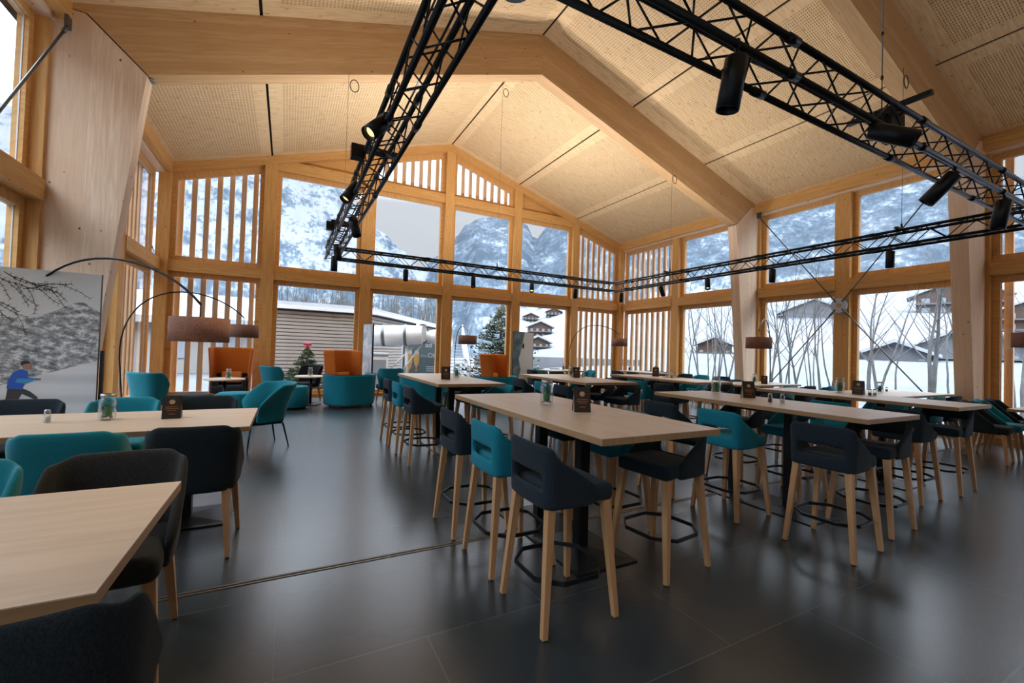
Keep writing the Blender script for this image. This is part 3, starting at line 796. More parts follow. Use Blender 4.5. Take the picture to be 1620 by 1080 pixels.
# arc floor lamps
def arc_lamp(base, tip, zsh, ztop, label, off=None):
    """tip = shade centre x,y ; zsh = shade centre height"""
    root = empty('arc_floor_lamp', (base[0], base[1], 0)); tag(root, label, 'floor lamp', 'arc floor lamps with drum shades')
    T = Vector((tip[0] - base[0], tip[1] - base[1], 0)); pts = []
    z1 = zsh + .28
    H = 1.25
    for k in range(6): pts.append((T.x * -.01 * k, T.y * -.01 * k, .03 + (H - .03) * k / 5))
    P0 = Vector(pts[-1]); P3 = Vector((T.x, T.y, z1)); P1 = P0 + Vector((-T.x * .04, -T.y * .04, (ztop - H) * 1.25)); P2 = Vector((T.x * .68, T.y * .68, ztop * 1.0 + (ztop - z1) * .62))
    for k in range(1, 25):
        t = k / 24; p = P0 * (1 - t) ** 3 + P1 * 3 * t * (1 - t) ** 2 + P2 * 3 * t * t * (1 - t) + P3 * t ** 3; pts.append(tuple(p))
    m = MB(); m.tube(pts, .013, 8); m.build('arc_pole', M_BLACK, root)
    m = MB(); m.lathe([(0, 0), (.17, 0), (.17, .03), (.02, .035), (0, .035)], n=32); m.build('base', M_BLACK, root)
    m = MB(); m.lathe([(.272, -.133), (.28, -.133), (.28, .133), (.272, .133), (.272, -.133)], (T.x, T.y, zsh), 40)
    sh = m.build('lamp_shade', M_SHADE, root)
    m = MB()
    m.tube([(T.x, T.y, z1 + .005), (T.x, T.y, zsh - .02)], .007, 6)
    for a in range(3): m.tube([(T.x, T.y, zsh + .12), (T.x + .275 * math.cos(a * 2.094), T.y + .275 * math.sin(a * 2.094), zsh + .12)], .003, 5)
    m.build('shade_carrier', M_BLACK, root)
    m = MB(); m.lathe([(0, .0), (.02, 0), (.03, -.03), (.025, -.07), (0, -.085)], (T.x, T.y, zsh - .02), 14); m.build('bulb', M_WHITE, root)
arc_lamp((-2.62, 6.75), (-.86, 5.82), 1.72, 2.45, 'large black arc lamp with brown drum shade nearest, reaching over the picture board')
arc_lamp((-2.52, 9.95), (-.82, 10.66), 1.83, 2.50, 'black arc lamp with brown drum shade before the left slatted windows')
arc_lamp((5.05, 13.75), (4.88, 12.26), 1.88, 2.3, 'arc lamp with brown shade before the gable tree window')
arc_lamp((11.3, 6.9), (10.0, 6.38), 1.96, 2.55, 'arc lamp with brown shade before the right column')
arc_lamp((9.7, 13.6), (10.43, 11.73), 2.0, 2.6, 'arc lamp with small shade near the far right corner')
arc_lamp((12.4, 1.7), (11.72, 2.45), 2.07, 2.6, 'arc lamp whose shade is cut by the right edge')

# ------------------------------------------------------------------ small things on the tables
def make_jar():
    root = empty('decor_jar'); s = 1.0
    m = MB(); m.lathe([(0, .003), (.050, .003), (.058, .012), (.060, .10), (.058, .155), (.046, .182), (.043, .195), (.046, .21), (.043, .21), (.040, .195), (.043, .182), (.055, .153), (.057, .10), (.055, .014), (.048, .008), (0, .008)], n=24); m.build('glass_body', M_JAR, root)
    m = MB(); m.lathe([(.0435, .196), (.049, .196), (.05, .205), (.049, .222), (.0435, .222)], n=24); m.build('rim_ring', M_ZINC, root)
    rr = random.Random(5); m = MB()
    for k in range(150):
        a = rr.random() * 6.28; r0 = rr.random() * .028; z = .02 + rr.random() * .12; d = Vector((rr.uniform(-1, 1), rr.uniform(-1, 1), rr.uniform(-.3, 1.1))).normalized() * .03
        p = Vector((r0 * math.cos(a), r0 * math.sin(a), z)); q = p + d
        if math.hypot(q.x, q.y) > .047: q.x *= .6; q.y *= .6
        m.bar(p, q, .004, .004, .0015, .0015)
    m.rbox(0, 0, .07, .06, .06, .09, .025)
    m.build('pine_twigs', M_PINE, root)
    b = MB(); bm_ = bmesh.new(); bmesh.ops.create_uvsphere(bm_, u_segments=14, v_segments=10, radius=.015); b.bm(bm_, Matrix.Translation((.030, -.024, .105))); b.build('bauble', M_BAUB, root)
    b = MB()
    for k in range(3):
        bm_ = bmesh.new(); bmesh.ops.create_uvsphere(bm_, u_segments=10, v_segments=8, radius=.012); b.bm(bm_, Matrix.Translation((.033 * math.cos(2.5 * k + 3), .033 * math.sin(2.5 * k + 3), .024)))
    b.build('pine_cone', M_LEG, root)
    return root
def make_card():
    root = empty('menu_tent_card'); w = .068; d = .052; h = .20
    for sg in (-1, 1):
        m = MB()
        v = [(-w, sg * d, 0), (w, sg * d, 0), (w, sg * .004, h), (-w, sg * .004, h)]
        v2 = [(p[0], p[1] - sg * .003, p[2]) for p in v]
        m.add(v + v2, [[0, 1, 2, 3], [7, 6, 5, 4], [0, 4, 5, 1], [1, 5, 6, 2], [2, 6, 7, 3], [3, 7, 4, 0]]); pn = m.build('panel', M_CARD, root)
        sl = (d - .004) / h
        def Q(x, z, e=.0012): return (x, sg * (d - sl * z + e), z)
        m = MB()
        for k in range(12):
            a = 2 * PI * k / 12; a2 = 2 * PI * (k + 1) / 12
            m.add([Q(0, .145), Q(.022 * math.cos(a), .145 + .02 * math.sin(a)), Q(.022 * math.cos(a2), .145 + .02 * math.sin(a2))], [[0, 1, 2]])
        m.build('printed_emblem', M_INK if True else M_INKO, pn)
        m = MB()
        for (z, ww) in ((.100, .045), (.085, .05), (.07, .035), (.04, .025)):
            m.add([Q(-ww, z), Q(ww, z), Q(ww, z + .0035), Q(-ww, z + .0035)], [[0, 1, 2, 3]])
        m.build('printed_lines', M_INKO, pn)
    m = MB(); m.add([(-w + .004, -d + .003, .002), (-w + .004, d - .003, .002), (-w + .004, 0, h - .012)], [[0, 1, 2]]); m.add([(w - .004, -d + .003, .002), (w - .004, d - .003, .002), (w - .004, 0, h - .012)], [[0, 1, 2]])
    m.build('side_gusset', M_CARDG, root)
    return root
def make_shaker(mf):
    root = empty('shaker')
    m = MB(); m.lathe([(0, 0), (.024, 0), (.025, .01), (.021, .075), (.018, .085), (.016, .085), (.019, .073), (.022, .012), (0, .006)], n=18); m.build('glass_body', M_JAR, root)
    m = MB(); m.lathe([(0, .007), (.0205, .007), (.0195, .05), (0, .05)], n=16); m.build('filling', mf, root)
    m = MB(); m.lathe([(0, .085), (.0195, .085), (.019, .098), (.012, .104), (0, .104)], n=18); m.build('cap', M_ZINC, root)
    return root
jar0, card0, salt0, pep0 = make_jar(), make_card(), make_shaker(M_SALT), make_shaker(M_PEP)
def put(proto, x, y, z, rz, label, cat, group):
    o = place(proto, x, y, rz, label, cat, group); o.location.z = z + .0005; return o
JN = 'glass jar of pine twigs on the '; CN = 'dark tent menu card on the '
jars = [(2.14, 3.37, BT, 'front left tall table'), (5.06, 3.80, BT, 'front middle tall table'), (7.50, 3.5, BT, 'front right tall table'), (5.15, 7.2, BT, 'back middle tall table'), (2.55, 6.85, BT, 'back left tall table'), (7.62, 7.3, BT, 'back right tall table'),
        (-1.34, 4.87, DT, 'second dining table at the left'), (10.75, 4.3, .97, 'window table behind the front right tall table'), (10.61, 6.87, .97, 'window table beside the right column'), (11.5, 12.35, .97, 'far right corner table'),
        (-1.15, 11.65, .76, 'first round side table'), (.58, 12.62, .76, 'second round side table'), (8.6, 12.5, .97, 'far gable window table')]
for i, (x, y, z, l) in enumerate(jars): put(jar0, x, y, z, i * .7, JN + l, 'jar', 'glass jars with pine twigs')
cards = [(2.17, 2.88, BT, -.42, 'front left tall table'), (4.98, 3.3, BT, -.62, 'front middle tall table'), (7.42, 3.22, BT, -1.35, 'front right tall table'), (4.97, 6.8, BT, -.2, 'back middle tall table'), (2.22, 6.45, BT, -.25, 'back left tall table'), (7.4, 7.1, BT, -.9, 'back right tall table'),
         (-.89, 4.84, DT, .05, 'second dining table at the left'), (10.44, 6.5, .97, -1.0, 'window table beside the right column')]
for (x, y, z, rz, l) in cards: put(card0, x, y, z, rz, CN + l, 'menu card', 'tent menu cards')
sh = [(4.70, 2.86, BT, pep0, 'pepper shaker on the front middle tall table'), (4.79, 2.78, BT, salt0, 'salt shaker on the front middle tall table'), (7.27, 3.02, BT, pep0, 'pepper shaker on the front right tall table'), (7.36, 3.0, BT, salt0, 'salt shaker on the front right tall table'),
      (5.12, 6.78, BT, salt0, 'salt shaker on the back middle tall table'), (5.24, 6.9, BT, pep0, 'pepper shaker on the back middle tall table'), (-1.70, 4.84, DT, salt0, 'salt shaker on the second left dining table'), (11.3, 4.4, .97, pep0, 'pepper shaker on the window table behind front right'),
      (7.3, 6.55, BT, pep0, 'pepper shaker on the back right tall table'), (7.25, 6.65, BT, salt0, 'salt shaker on the back right tall table')]
for (x, y, z, p, l) in sh: put(p, x, y, z, 0, 'small glass ' + l, 'shaker', 'salt and pepper shakers')
m = MB(); m.box(-.11, .11, -.15, .15, 0, .006); o = m.build('menu_folder', M_CARD); o.location = (7.5, 6.75, BT + .001); tag(o, 'flat black menu folder lying on the back right tall table', 'menu')

# ------------------------------------------------------------------ display boards
def board_print():
    m = mat('snow_mountain_print', (.5, .5, .5), .45, spec=.3); bs = m.node_tree.nodes['Principled BSDF']
    uv = N(m, 'ShaderNodeUVMap'); s = N(m, 'ShaderNodeSeparateXYZ'); L(m, uv.outputs[0], s.inputs[0]); x, z = s.outputs[0], s.outputs[1]
    n1 = N(m, 'ShaderNodeTexNoise'); n1.inputs['Scale'].default_value = 2.2; n1.inputs['Detail'].default_value = 8; L(m, uv.outputs[0], n1.inputs['Vector'])
    mp = N(m, 'ShaderNodeMapping'); mp.inputs['Scale'].default_value = (1, 1.5, 1); mp.inputs['Rotation'].default_value = (0, 0, .5); L(m, uv.outputs[0], mp.inputs[0])
    n2 = N(m, 'ShaderNodeTexNoise'); n2.inputs['Scale'].default_value = 12; n2.inputs['Detail'].default_value = 9; n2.inputs['Roughness'].default_value = .7; L(m, mp.outputs[0], n2.inputs['Vector'])
    rock = ramp(m, n2.outputs[0], [(.36, (.09, .11, .125)), (.50, (.34, .38, .41)), (.60, (.78, .81, .83))])
    # ridge line: gaussian peak near x = 1.18
    g = math_(m, 'MULTIPLY', math_(m, 'POWER', 2.718, math_(m, 'MULTIPLY', math_(m, 'POWER', math_(m, 'DIVIDE', math_(m, 'SUBTRACT', x, 2.42), .20), 2.0), -1.0)), .20)
    ridge = math_(m, 'ADD', math_(m, 'ADD', g, math_(m, 'MULTIPLY', math_(m, 'SUBTRACT', n1.outputs[0], .5), .22)), 1.80)
    sky = math_(m, 'GREATER_THAN', z, ridge)
    sk = ramp(m, math_(m, 'DIVIDE', z, 2.4), [(.6, (.74, .79, .81)), (1.0, (.56, .61, .63))])
    col = mix(m, sky, rock, sk)
    snowline = math_(m, 'LESS_THAN', z, math_(m, 'ADD', math_(m, 'MULTIPLY', x, .36), .40))
    wv = N(m, 'ShaderNodeTexWave'); wv.inputs['Scale'].default_value = 1.4; wv.inputs['Distortion'].default_value = 1.5; wv.bands_direction = 'Y'; L(m, uv.outputs[0], wv.inputs['Vector'])
    col = mix(m, snowline, col, ramp(m, wv.outputs[0], [(0.0, (.62, .67, .71)), (.7, (.76, .80, .83))]))
    L(m, col, bs.inputs['Base Color']); return m
M_PRINT = board_print()
def big_board():
    x0, x1, y, z1 = -4.05 + .0, -1.93, 6.62, 2.33
    x0 = -3.02
    root = empty('picture_board', (x1, y, 0)); tag(root, 'large photo board of a snowy mountain and runner in front of left column', 'picture board')
    W_ = x1 - x0
    m = MB(); m.box(-W_, 0, .004, .05, .12, z1); m.build('board_core', M_BLACK, root)
    m = MB(); m.add([(-W_, 0, .12), (0, 0, .12), (0, 0, z1), (-W_, 0, z1)], [[0, 1, 2, 3]], [[(2.6 - W_ * 1.0, .12), (2.6, .12), (2.6, z1), (2.6 - W_, z1)]]); pr = m.build('photo_print', M_PRINT, root)
    for a in (-W_ + .15, -.12):
        m = MB(); m.box(a - .03, a + .03, -.22, .26, 0, .12); m.build('foot', M_BLACK, root)
    # hanging fir branch in the print
    br = mat('print_branch', (.02, .035, .035), .6); m = MB(); rr = random.Random(11)
    def tw(p, d, n, w):
        for k in range(n):
            q = p + d * .05; a = rr.uniform(-.28, .28); d = Vector((d.x * math.cos(a) - d.z * math.sin(a), 0, d.x * math.sin(a) + d.z * math.cos(a)))
            if q.x > -.03 or q.x < -W_ + .02 or q.z > z1 - .02: break
            m.bar(p, q, .001, w, .001, w * .9); p = q
            for sgn in (-1, 1):
                if rr.random() < .9:
                    e = Vector((d.x * .3 - sgn * d.z, 0, d.z * .3 + sgn * d.x)) * rr.uniform(.015, .035)
                    if (p + e).z < z1: m.bar(p, p + e, .001, w * .8, .001, w * .3)
            if n > 6 and rr.random() < .35: tw(p, (d + Vector((rr.uniform(-.5, .3), 0, rr.uniform(-.9, -.1)))).normalized(), 6, w * .7)
    Z = Vector((0, -.0015, 0))
    for (p, d, n) in (((-W_ + .12, -.0015, z1 - .04), (.9, 0, -.35), 12), ((-W_ + .03, -.0015, z1 - .1), (.35, 0, -1), 7), ((-W_ + .3, -.0015, z1 - .05), (.75, 0, -.6), 9), ((-W_ + .05, -.0015, z1 - .22), (.9, 0, -.7), 9), ((-W_ + .45, -.0015, z1 - .22), (.95, 0, .1), 8)):
        tw(Vector(p), Vector(d).normalized(), n, .008)
    m.build('printed_fir_branch', br, pr)
    # runner figure printed on the board
    def poly(name, pts, col, e):
        mm = MB(); mm.add([(X0 + (x - X0) * .8, -e, Z0 + (z - Z0) * .85) for x, z in pts], [list(range(len(pts)))]); mm.build(name, mat(name + '_ink', col, .6), pr)
    X0, Z0 = -.70, .92
    poly('printed_runner_trousers', [(X0 - .02, Z0 + .12), (X0 + .13, Z0 + .12), (X0 + .20, Z0 + .08), (X0 + .28, Z0 - .0), (X0 + .26, Z0 - .03), (X0 + .12, Z0 + .05), (X0 + .08, Z0 - .04), (X0 + .02, Z0 - .12), (X0 - .05, Z0 - .12), (X0 - .03, Z0 + .02)], (.045, .045, .05), .0016)
    poly('printed_runner_jacket', [(X0 - .03, Z0 + .12), (X0 + .12, Z0 + .11), (X0 + .16, Z0 + .21), (X0 + .26, Z0 + .225), (X0 + .26, Z0 + .25), (X0 + .17, Z0 + .26), (X0 + .17, Z0 + .34), (X0 + .10, Z0 + .37), (X0 + .02, Z0 + .32), (X0 - .02, Z0 + .22)], (.02, .11, .55), .0020)
    poly('printed_runner_sleeve', [(X0 + .05, Z0 + .20), (X0 + .15, Z0 + .18), (X0 + .25, Z0 + .228), (X0 + .25, Z0 + .245), (X0 + .14, Z0 + .245), (X0 + .07, Z0 + .25)], (.05, .3, .6), .0024)
    poly('printed_runner_head', [(X0 + .12, Z0 + .36), (X0 + .17, Z0 + .36), (X0 + .20, Z0 + .40), (X0 + .19, Z0 + .45), (X0 + .13, Z0 + .46), (X0 + .10, Z0 + .42)], (.35, .2, .14), .0020)
    poly('printed_runner_hair', [(X0 + .10, Z0 + .41), (X0 + .13, Z0 + .43), (X0 + .19, Z0 + .445), (X0 + .17, Z0 + .475), (X0 + .12, Z0 + .475), (X0 + .09, Z0 + .45)], (.03, .02, .015), .0024)
    poly('printed_runner_hand', [(X0 + .26, Z0 + .222), (X0 + .30, Z0 + .225), (X0 + .30, Z0 + .25), (X0 + .26, Z0 + .25)], (.35, .2, .14), .0020)
big_board()
m = MB(); m.box(-.015, .015, -.02, .02, 0, 1.45); o = m.build('black_stand_pole', M_BLACK); o.location = (-1.885, 6.6, 0)
o.parent = None; tag(o, 'slim black upright standing at the right edge of the picture board', 'pole')

def small_board(x, y, rz, w, h, label, tone):
    root = empty('display_board', (x, y, 0), rz); tag(root, label, 'display board', 'tall display boards by the windows')
    m = MB(); m.box(-w / 2, w / 2, -.02, .025, .05, h); m.build('board_core', M_BLACK, root)
    M_ = tex3('display_print_%s' % tone, [(.4, (.08, .15, .20)), (.55, (.17, .26, .32)), (.65, (.34, .43, .49))] if tone == 'b' else [(.4, (.10, .17, .22) if tone == 'b' else (.35, .43, .48)), (.55, (.62, .68, .73)), (.62, (.78, .8, .83))], 2.2, 7)
    m = MB()
    if tone == 'b':
        m.box(-w / 2 + .01, w / 2 - .01, -.0235, -.0205, .06, h - .01); pr = m.build('printed_sheet', mat('display_pale_print', (.70, .75, .80), .5), root)
        m = MB(); pts = [(-w / 2 + .01, .06), (-w / 2 + .28, .06), (-w / 2 + .20, .5), (-w / 2 + .33, .9), (-w / 2 + .24, 1.3), (-w / 2 + .36, 1.75), (-w / 2 + .45, h - .01), (-w / 2 + .01, h - .01)]
        m.add([(a, -.0245, b) for a, b in pts], [list(range(len(pts)))]); m.build('printed_rock', M_, pr)
        m = MB(); m.add([(a, -.0252, b) for a, b in [(-w / 2 + .36, 1.72), (-w / 2 + .42, 1.66), (-w / 2 + .45, 1.8), (-w / 2 + .40, 1.9)]], [[0, 1, 2, 3]]); m.build('printed_climber', M_BLACK, pr)
    else:
        m.box(-w / 2 + .01, w / 2 - .01, -.0235, -.0205, .06, h - .01); m.build('printed_sheet', M_, root)
    m = MB(); m.box(-w / 2 + .05, w / 2 - .05, -.15, .15, 0, .04); m.build('foot_plate', M_BLACK, root)
small_board(7.58, 13.62, -.05, .82, 2.28, 'pale climbing picture board standing right of the orange armchair', 'b')
small_board(2.22, 13.80, -1.28, .62, 2.28, 'tall picture board seen nearly edge-on beside the barrel armchair', 'a')

# ------------------------------------------------------------------ lighting truss
ZT0, ZT1, RT = 3.52, 3.76, .024
def truss(p0, p1, label, axis):
    root = empty('lighting_truss', (0, 0, 0)); tag(root, label, 'truss', 'black lighting truss sections')
    L_ = abs(p1 - p0[0] if axis == 'x' else p1 - p0[1])
    ch = {}
    for a in (0, .24):
        for z in (ZT0, ZT1):
            m = MB()
            A = (p0[0], p0[1] + a, z) if axis == 'x' else (p0[0] + a, p0[1], z); B = (p1, p0[1] + a, z) if axis == 'x' else (p0[0] + a, p1, z)
            m.tube([A, B], RT, 12); m.build('chord_tube', M_TRUSS, root)
    n = int(L_ / .5); st = L_ / n
    s0 = p0[0] if axis == 'x' else p0[1]; sg = 1 if p1 > s0 else -1
    def P(s, a, z): return (s0 + sg * s, p0[1] + a, z) if axis == 'x' else (p0[0] + a, s0 + sg * s, z)
    for k, (f, name) in enumerate((((lambda s, t: P(s, 0, ZT0 + .24 * t)), 'lacing'), ((lambda s, t: P(s, .24, ZT0 + .24 * t)), 'lacing'), ((lambda s, t: P(s, .24 * t, ZT0)), 'lacing'), ((lambda s, t: P(s, .24 * t, ZT1)), 'lacing'))):
        m = MB(); pts = []
        for i in range(2 * n + 1): pts.append(Vector(f(i * st / 2, i % 2)))
        for a, b in zip(pts[:-1], pts[1:]): m.tube([a, b], .0075, 6)
        if name: m.build(name, M_TRUSS, root)
    for s in [q for q in (2.0, 4.0, 6.0, 8.0) if q < L_ - .3]:
        for a in (0, .24):
            for z in (ZT0, ZT1):
                m = MB(); m.tube([P(s - .06, a, z), P(s + .06, a, z)], RT + .007, 12); m.build('coupler', M_TRUSS, root)
    return root
TX0, TX1, TY0, TY1 = .69, 8.80, 1.69, 10.18
truss((TX0, TY0 + .0), TY1 + .24, 'black box truss on the left running away from the camera', 'y')
truss((TX0 + .27, TY0), TX1 - .02, 'black box truss nearest, crossing the upper right of the picture', 'x')
truss((TX0 + .27, TY1), TX1 - .02, 'black box truss farthest, level across before the gable windows', 'x')
truss((TX1, TY0), TY1 + .24, 'black box truss on the right, in front of the side windows', 'y')
# steel suspension ropes
ropes = [((.81, 8.2), 'left truss'), ((8.92, 8.15), 'right truss'), ((4.87, 10.3), 'far truss under the ridge'), ((8.92, 3.3), 'right truss at its near end')]
for (x, y), l in ropes:
    root = empty('suspension_rope', (x, y, ZT1)); tag(root, 'thin steel rope holding up the ' + l, 'rope', 'steel suspension ropes')
    z1 = (7.83 - .3291 * abs(x - RX)) if abs(y - 8.3) < .3 else zc(x) - .03
    if l.startswith('right truss at'): z1 = 7.83 - .3291 * abs(x - RX)
    m = MB(); m.tube([(0, 0, .02), (0, 0, z1 - ZT1)], .0035, 6); m.build('wire', M_STEEL, root)
    m = MB(); m.tube([(.10 + .075 * math.cos(t * PI / 10), .0, z1 - ZT1 - .20 + .11 * math.sin(t * PI / 10)) for t in range(20)], .008, 6, closed=True); m.build('cable_loop', M_BLACK, root)
    m = MB(); m.bar((-.2, 0, .035), (.2, 0, .035), .05, .03); m.tube([(0, 0, .03), (0, 0, .13)], .015, 8); m.build('clamp', M_BLACK, root)
# chain and hoist box on the near truss
root = empty('hoist_box', (4.62, 1.81, ZT1 - .2)); tag(root, 'black hoist box hung inside the near truss with its cables', 'hoist')
m = MB(); m.box(-.13, .13, -.07, .07, .0, .24); m.build('housing', M_BLACK, root, .008)
m = MB(); m.bar((-.02, -.3, .26), (-.02, .30, .26), .05, .035); m.build('cross_bar', M_BLACK, root)
for k in range(3):
    m = MB(); m.tube([(-.22 + .06 * k + (.08 + .01 * k) * math.cos(t * PI / 12), -.02 * k, .1 + .07 * math.sin(t * PI / 12)) for t in range(24)], .006, 6, closed=True); m.build('cable_coil', M_BLACK, root)
root = empty('hoist_chain', (4.62, 1.86, ZT1 + .06)); tag(root, 'fine grey chain running up from the hoist box', 'chain')
m = MB(); m.tube([(0, 0, .02), (0, 0, zc(4.62) - ZT1 - .06)], .005, 6); m.build('chain', M_STEEL, root)
m = MB()
for k in range(12): m.tube([(0, 0, .3 + k * .4), (0, 0, .33 + k * .4)], .011, 6)
m.build('chain_clip', M_BLACK, root)
m = MB(); m.tube([(x, TY0 + .05 + .02 * math.sin(x * 5), ZT0 + .055 - .03 * abs(math.sin(x * 1.9))) for x in [1.2 + k * .2 for k in range(36)]], .011, 6); o = m.build('power_cable', M_BLACK); tag(o, 'black power cable lying along the inside of the near truss', 'cable')
m = MB(); m.tube([(TX0 + .2, y, ZT1 + .04 + .01 * math.sin(y * 4)) for y in [2 + k * .25 for k in range(32)]], .010, 6); o = m.build('power_cable', M_BLACK); tag(o, 'black power cable lying on top of the left truss', 'cable')
# black cross bar gadgets on the left truss
for (x, y, lab) in ((.81, 5.05, 'black clamp plate lying across the left truss, nearer one'), (.81, 8.45, 'black clamp plate lying across the left truss, farther one')):
    m = MB(); m.box(-.26, .26, -.05, .05, 0, .05); m.box(-.26, -.14, -.06, .06, -.10, .0); o = m.build('clamp_plate', M_BLACK); o.location = (x, y, ZT1 + .026); tag(o, lab, 'clamp', 'clamp plates on the truss')
# loudspeaker-like grey disc under the near left corner
root = empty('round_sensor', (.85, 1.70, 3.22)); tag(root, 'grey round disc hanging under the near corner of the truss', 'disc')
m = MB(); m.lathe([(0, 0), (.075, 0), (.085, .012), (.085, .03), (0, .035)], n=32); m.build('disc', mat('blue_grey_disc', (.22, .32, .40), .4), root)
m = MB(); m.tube([(0, 0, .03), (0, 0, .3)], .012, 8); m.build('stem', M_BLACK, root)

def make_spot(lit):
    root = empty('truss_spotlight'); R_, H = .057, .26
    m = MB(); m.lathe([(0, 0), (R_ - .004, 0), (R_, -.006), (R_, -H), (R_ - .003, -H), (R_ - .006, -H + .012), (R_ - .016, -H + .035), (R_ - .018, -H + .045), (0, -H + .045)], n=24, M=Matrix.Rotation(0, 4, 'X')); m.build('lamp_housing', M_TRUSS, root)
    m = MB(); m.lathe([(0, -H + .040), (R_ - .020, -H + .040), (R_ - .020, -H + .036), (0, -H + .036)], n=24); m.build('lens', M_WARM if lit else M_ZINC, root)
    return root
spot_on, spot_off = make_spot(True), make_spot(False)
def spot(x, y, yaw, tilt, lit, lab, scale=1.0, ztop=ZT0 - .085, power=0):
    pr = spot_on if lit else spot_off
    if pr.name not in used: used.add(pr.name); o = pr
    else: o = dup(pr, (0, 0, 0), 0)
    o.rotation_mode = 'XYZ'; o.location = (x, y, ztop); o.rotation_euler = (tilt, 0, yaw); o.scale = (scale,) * 3
    tag(o, lab, 'spotlight', 'black cylinder spotlights on the truss')
    mi = Matrix.LocRotScale(o.location, o.rotation_euler, o.scale).inverted()
    m = MB(); A = mi @ Vector((x, y, ZT0 - .02)); B = mi @ Vector((x, y, ztop + .0)); m.tube([A, B], .010, 8)
    C0 = Vector((0, 0, 0)); m.tube([mi @ Vector((x, y - .0, ZT0 + .028)), A], .016, 8); m.tube([B, Vector((0, 0, -.06))], .012, 8); m.build('yoke', M_BLACK, o)
    if power:
        l = bpy.data.lights.new('spot_lamp', 'SPOT'); l.energy = power; l.color = (1, .78, .5); l.spot_size = 1.0; l.spot_blend = .6; l.shadow_soft_size = .05
        lo = bpy.data.objects.new('spot_lamp', l); COL.objects.link(lo)
        R3 = Matrix.LocRotScale(o.location, o.rotation_euler, (1, 1, 1)); lo.matrix_world = R3 @ Matrix.Translation((0, 0, -.28 * scale))
XL_ = TX0
spot(.72, 3.85, -1.1, -.75, True, 'lit spotlight on the left truss, nearest and aimed towards the camera', 1.15, ztop=3.60, power=40)
spot(.72, 5.8, -1.1, -.6, True, 'lit spotlight on the left truss, second from the camera', 1.15, ztop=3.66, power=40)
spot(.81, 6.85, .6, -.35, False, 'spotlight on the left truss beside the clamp plate', 1.15, ztop=3.52)
spot(.81, 9.3, .5, -.3, False, 'spotlight near the far end of the left truss', 1.15, ztop=3.60)
spot(.81, 9.65, 0, .02, False, 'spotlight at the far left truss corner, hanging straight', 1.15)
spot(2.43, 10.18, 0, .03, False, 'first spotlight from the left on the far truss', 1.05)
spot(4.15, 10.18, -.3, -.25, True, 'second spotlight from the left on the far truss, lit', 1.05, power=30)
spot(5.88, 10.18, -.5, -.6, True, 'third spotlight from the left on the far truss, lit', 1.05, power=30)
spot(7.35, 10.18, 0, .05, False, 'fourth spotlight from the left on the far truss', 1.05)
spot(8.92, 10.0, 0, .03, False, 'spotlight at the far right truss corner', 1.05)
spot(8.80, 8.35, .8, -.3, False, 'spotlight on the right truss, farthest from the camera', 1.05)
spot(8.80, 6.9, -.8, -.45, True, 'lit spotlight on the right truss before the right column', 1.05, power=30)
spot(8.80, 5.35, 0, .02, False, 'spotlight on the right truss between column and steel disc', 1.05)
spot(8.80, 3.4, 0, .02, False, 'spotlight on the right truss, nearest to the camera', 1.05)
spot(2.38, 1.69, .35, .16, False, 'large dark spotlight on the near truss, first from the left', 1.2)
spot(4.10, 1.72, .38, -1.05, False, 'dark spotlight on the near truss pointing sideways under the hoist', 1.2, ztop=3.46)
spot(5.66, 1.69, .29, .72, False, 'dark spotlight on the near truss, third from the left', 1.2)
spot(7.0, 1.69, .29, .16, False, 'dark spotlight on the near truss, rightmost', 1.2)

# ------------------------------------------------------------------ wind bracing
def bracing(X, sg, y_a, y_b, yc_, zc_, lab):
    root = empty('cross_bracing', (X, yc_, zc_)); tag(root, lab, 'steel bracing', 'steel cross bracings')
    m = MB(); Mx = Matrix.Rotation(PI / 2, 4, 'Y'); m.lathe([(0, -.012), (.19, -.012), (.19, .012), (0, .012)], n=32, M=Mx, sm=False); m.build('node_disc', M_ZINC, root)
    m = MB(); m.lathe([(0, -.02), (.055, -.02), (.055, .02), (0, .02)], n=20, M=Mx, sm=False); m.build('disc_centre', M_LEG, root)
    for (y, z) in ((y_a, 5.95), (y_b, 5.95), (y_a, .3), (y_b, .3)):
        e = Vector((0, y - yc_, z - zc_)); d = e.normalized()
        m = MB(); m.tube([d * .15, e], .016, 8); m.tube([d * .12, d * .32], .026, 8); m.tube([e - d * .25, e], .026, 8); m.build('tension_rod', M_STEEL, root)
        m = MB(); m.box(-.02, .02, e.y - .10 * (1 if e.y > 0 else -1), e.y + .02 * (1 if e.y > 0 else -1), e.z - .08, e.z + .08); m.build('anchor_bracket', M_STEEL, root)
bracing(XR - .17, 1, FR[0] - FT - .1, FR[1] + FT + .1, 5.93, 3.02, 'steel cross bracing with round node disc on the right glass wall')
bracing(XL + .19, -1, FR[0] - FT - .1, FR[1] + FT + .1, 5.93, 3.02, 'steel rod bracing at the upper left corner')
# ================================================================== outside
GZ = -.35
SKY = [(-75, 19), (-40, 19), (-23, 19), (-11.6, 21), (-1.7, 21.5), (3.8, 19.6), (7.6, 17.1), (10, 14.4), (13.2, 12.2), (15.2, 10.2), (17.2, 11.9), (19.6, 14.2), (20.8, 16), (22.9, 17), (26.2, 17.5), (28.8, 16.7), (30.3, 14.6), (32.2, 16.6), (34.6, 18.4), (41.5, 20.5), (46, 17.4), (49.3, 17.2), (59.1, 17.8), (64.8, 16.8), (68.4, 17.4), (72.9, 17.0), (76.8, 16), (95, 15), (130, 12)]
def sky_el(az):
    for (a, e), (b, f) in zip(SKY[:-1], SKY[1:]):
        if a <= az <= b:
            t = (az - a) / (b - a); t = t * t * (3 - 2 * t); return e + (f - e) * t
    return 12
def mprof(t, az):
    lo = .14 if az < 22 else .42
    return lo * t + (1 - lo) * t ** 3.0
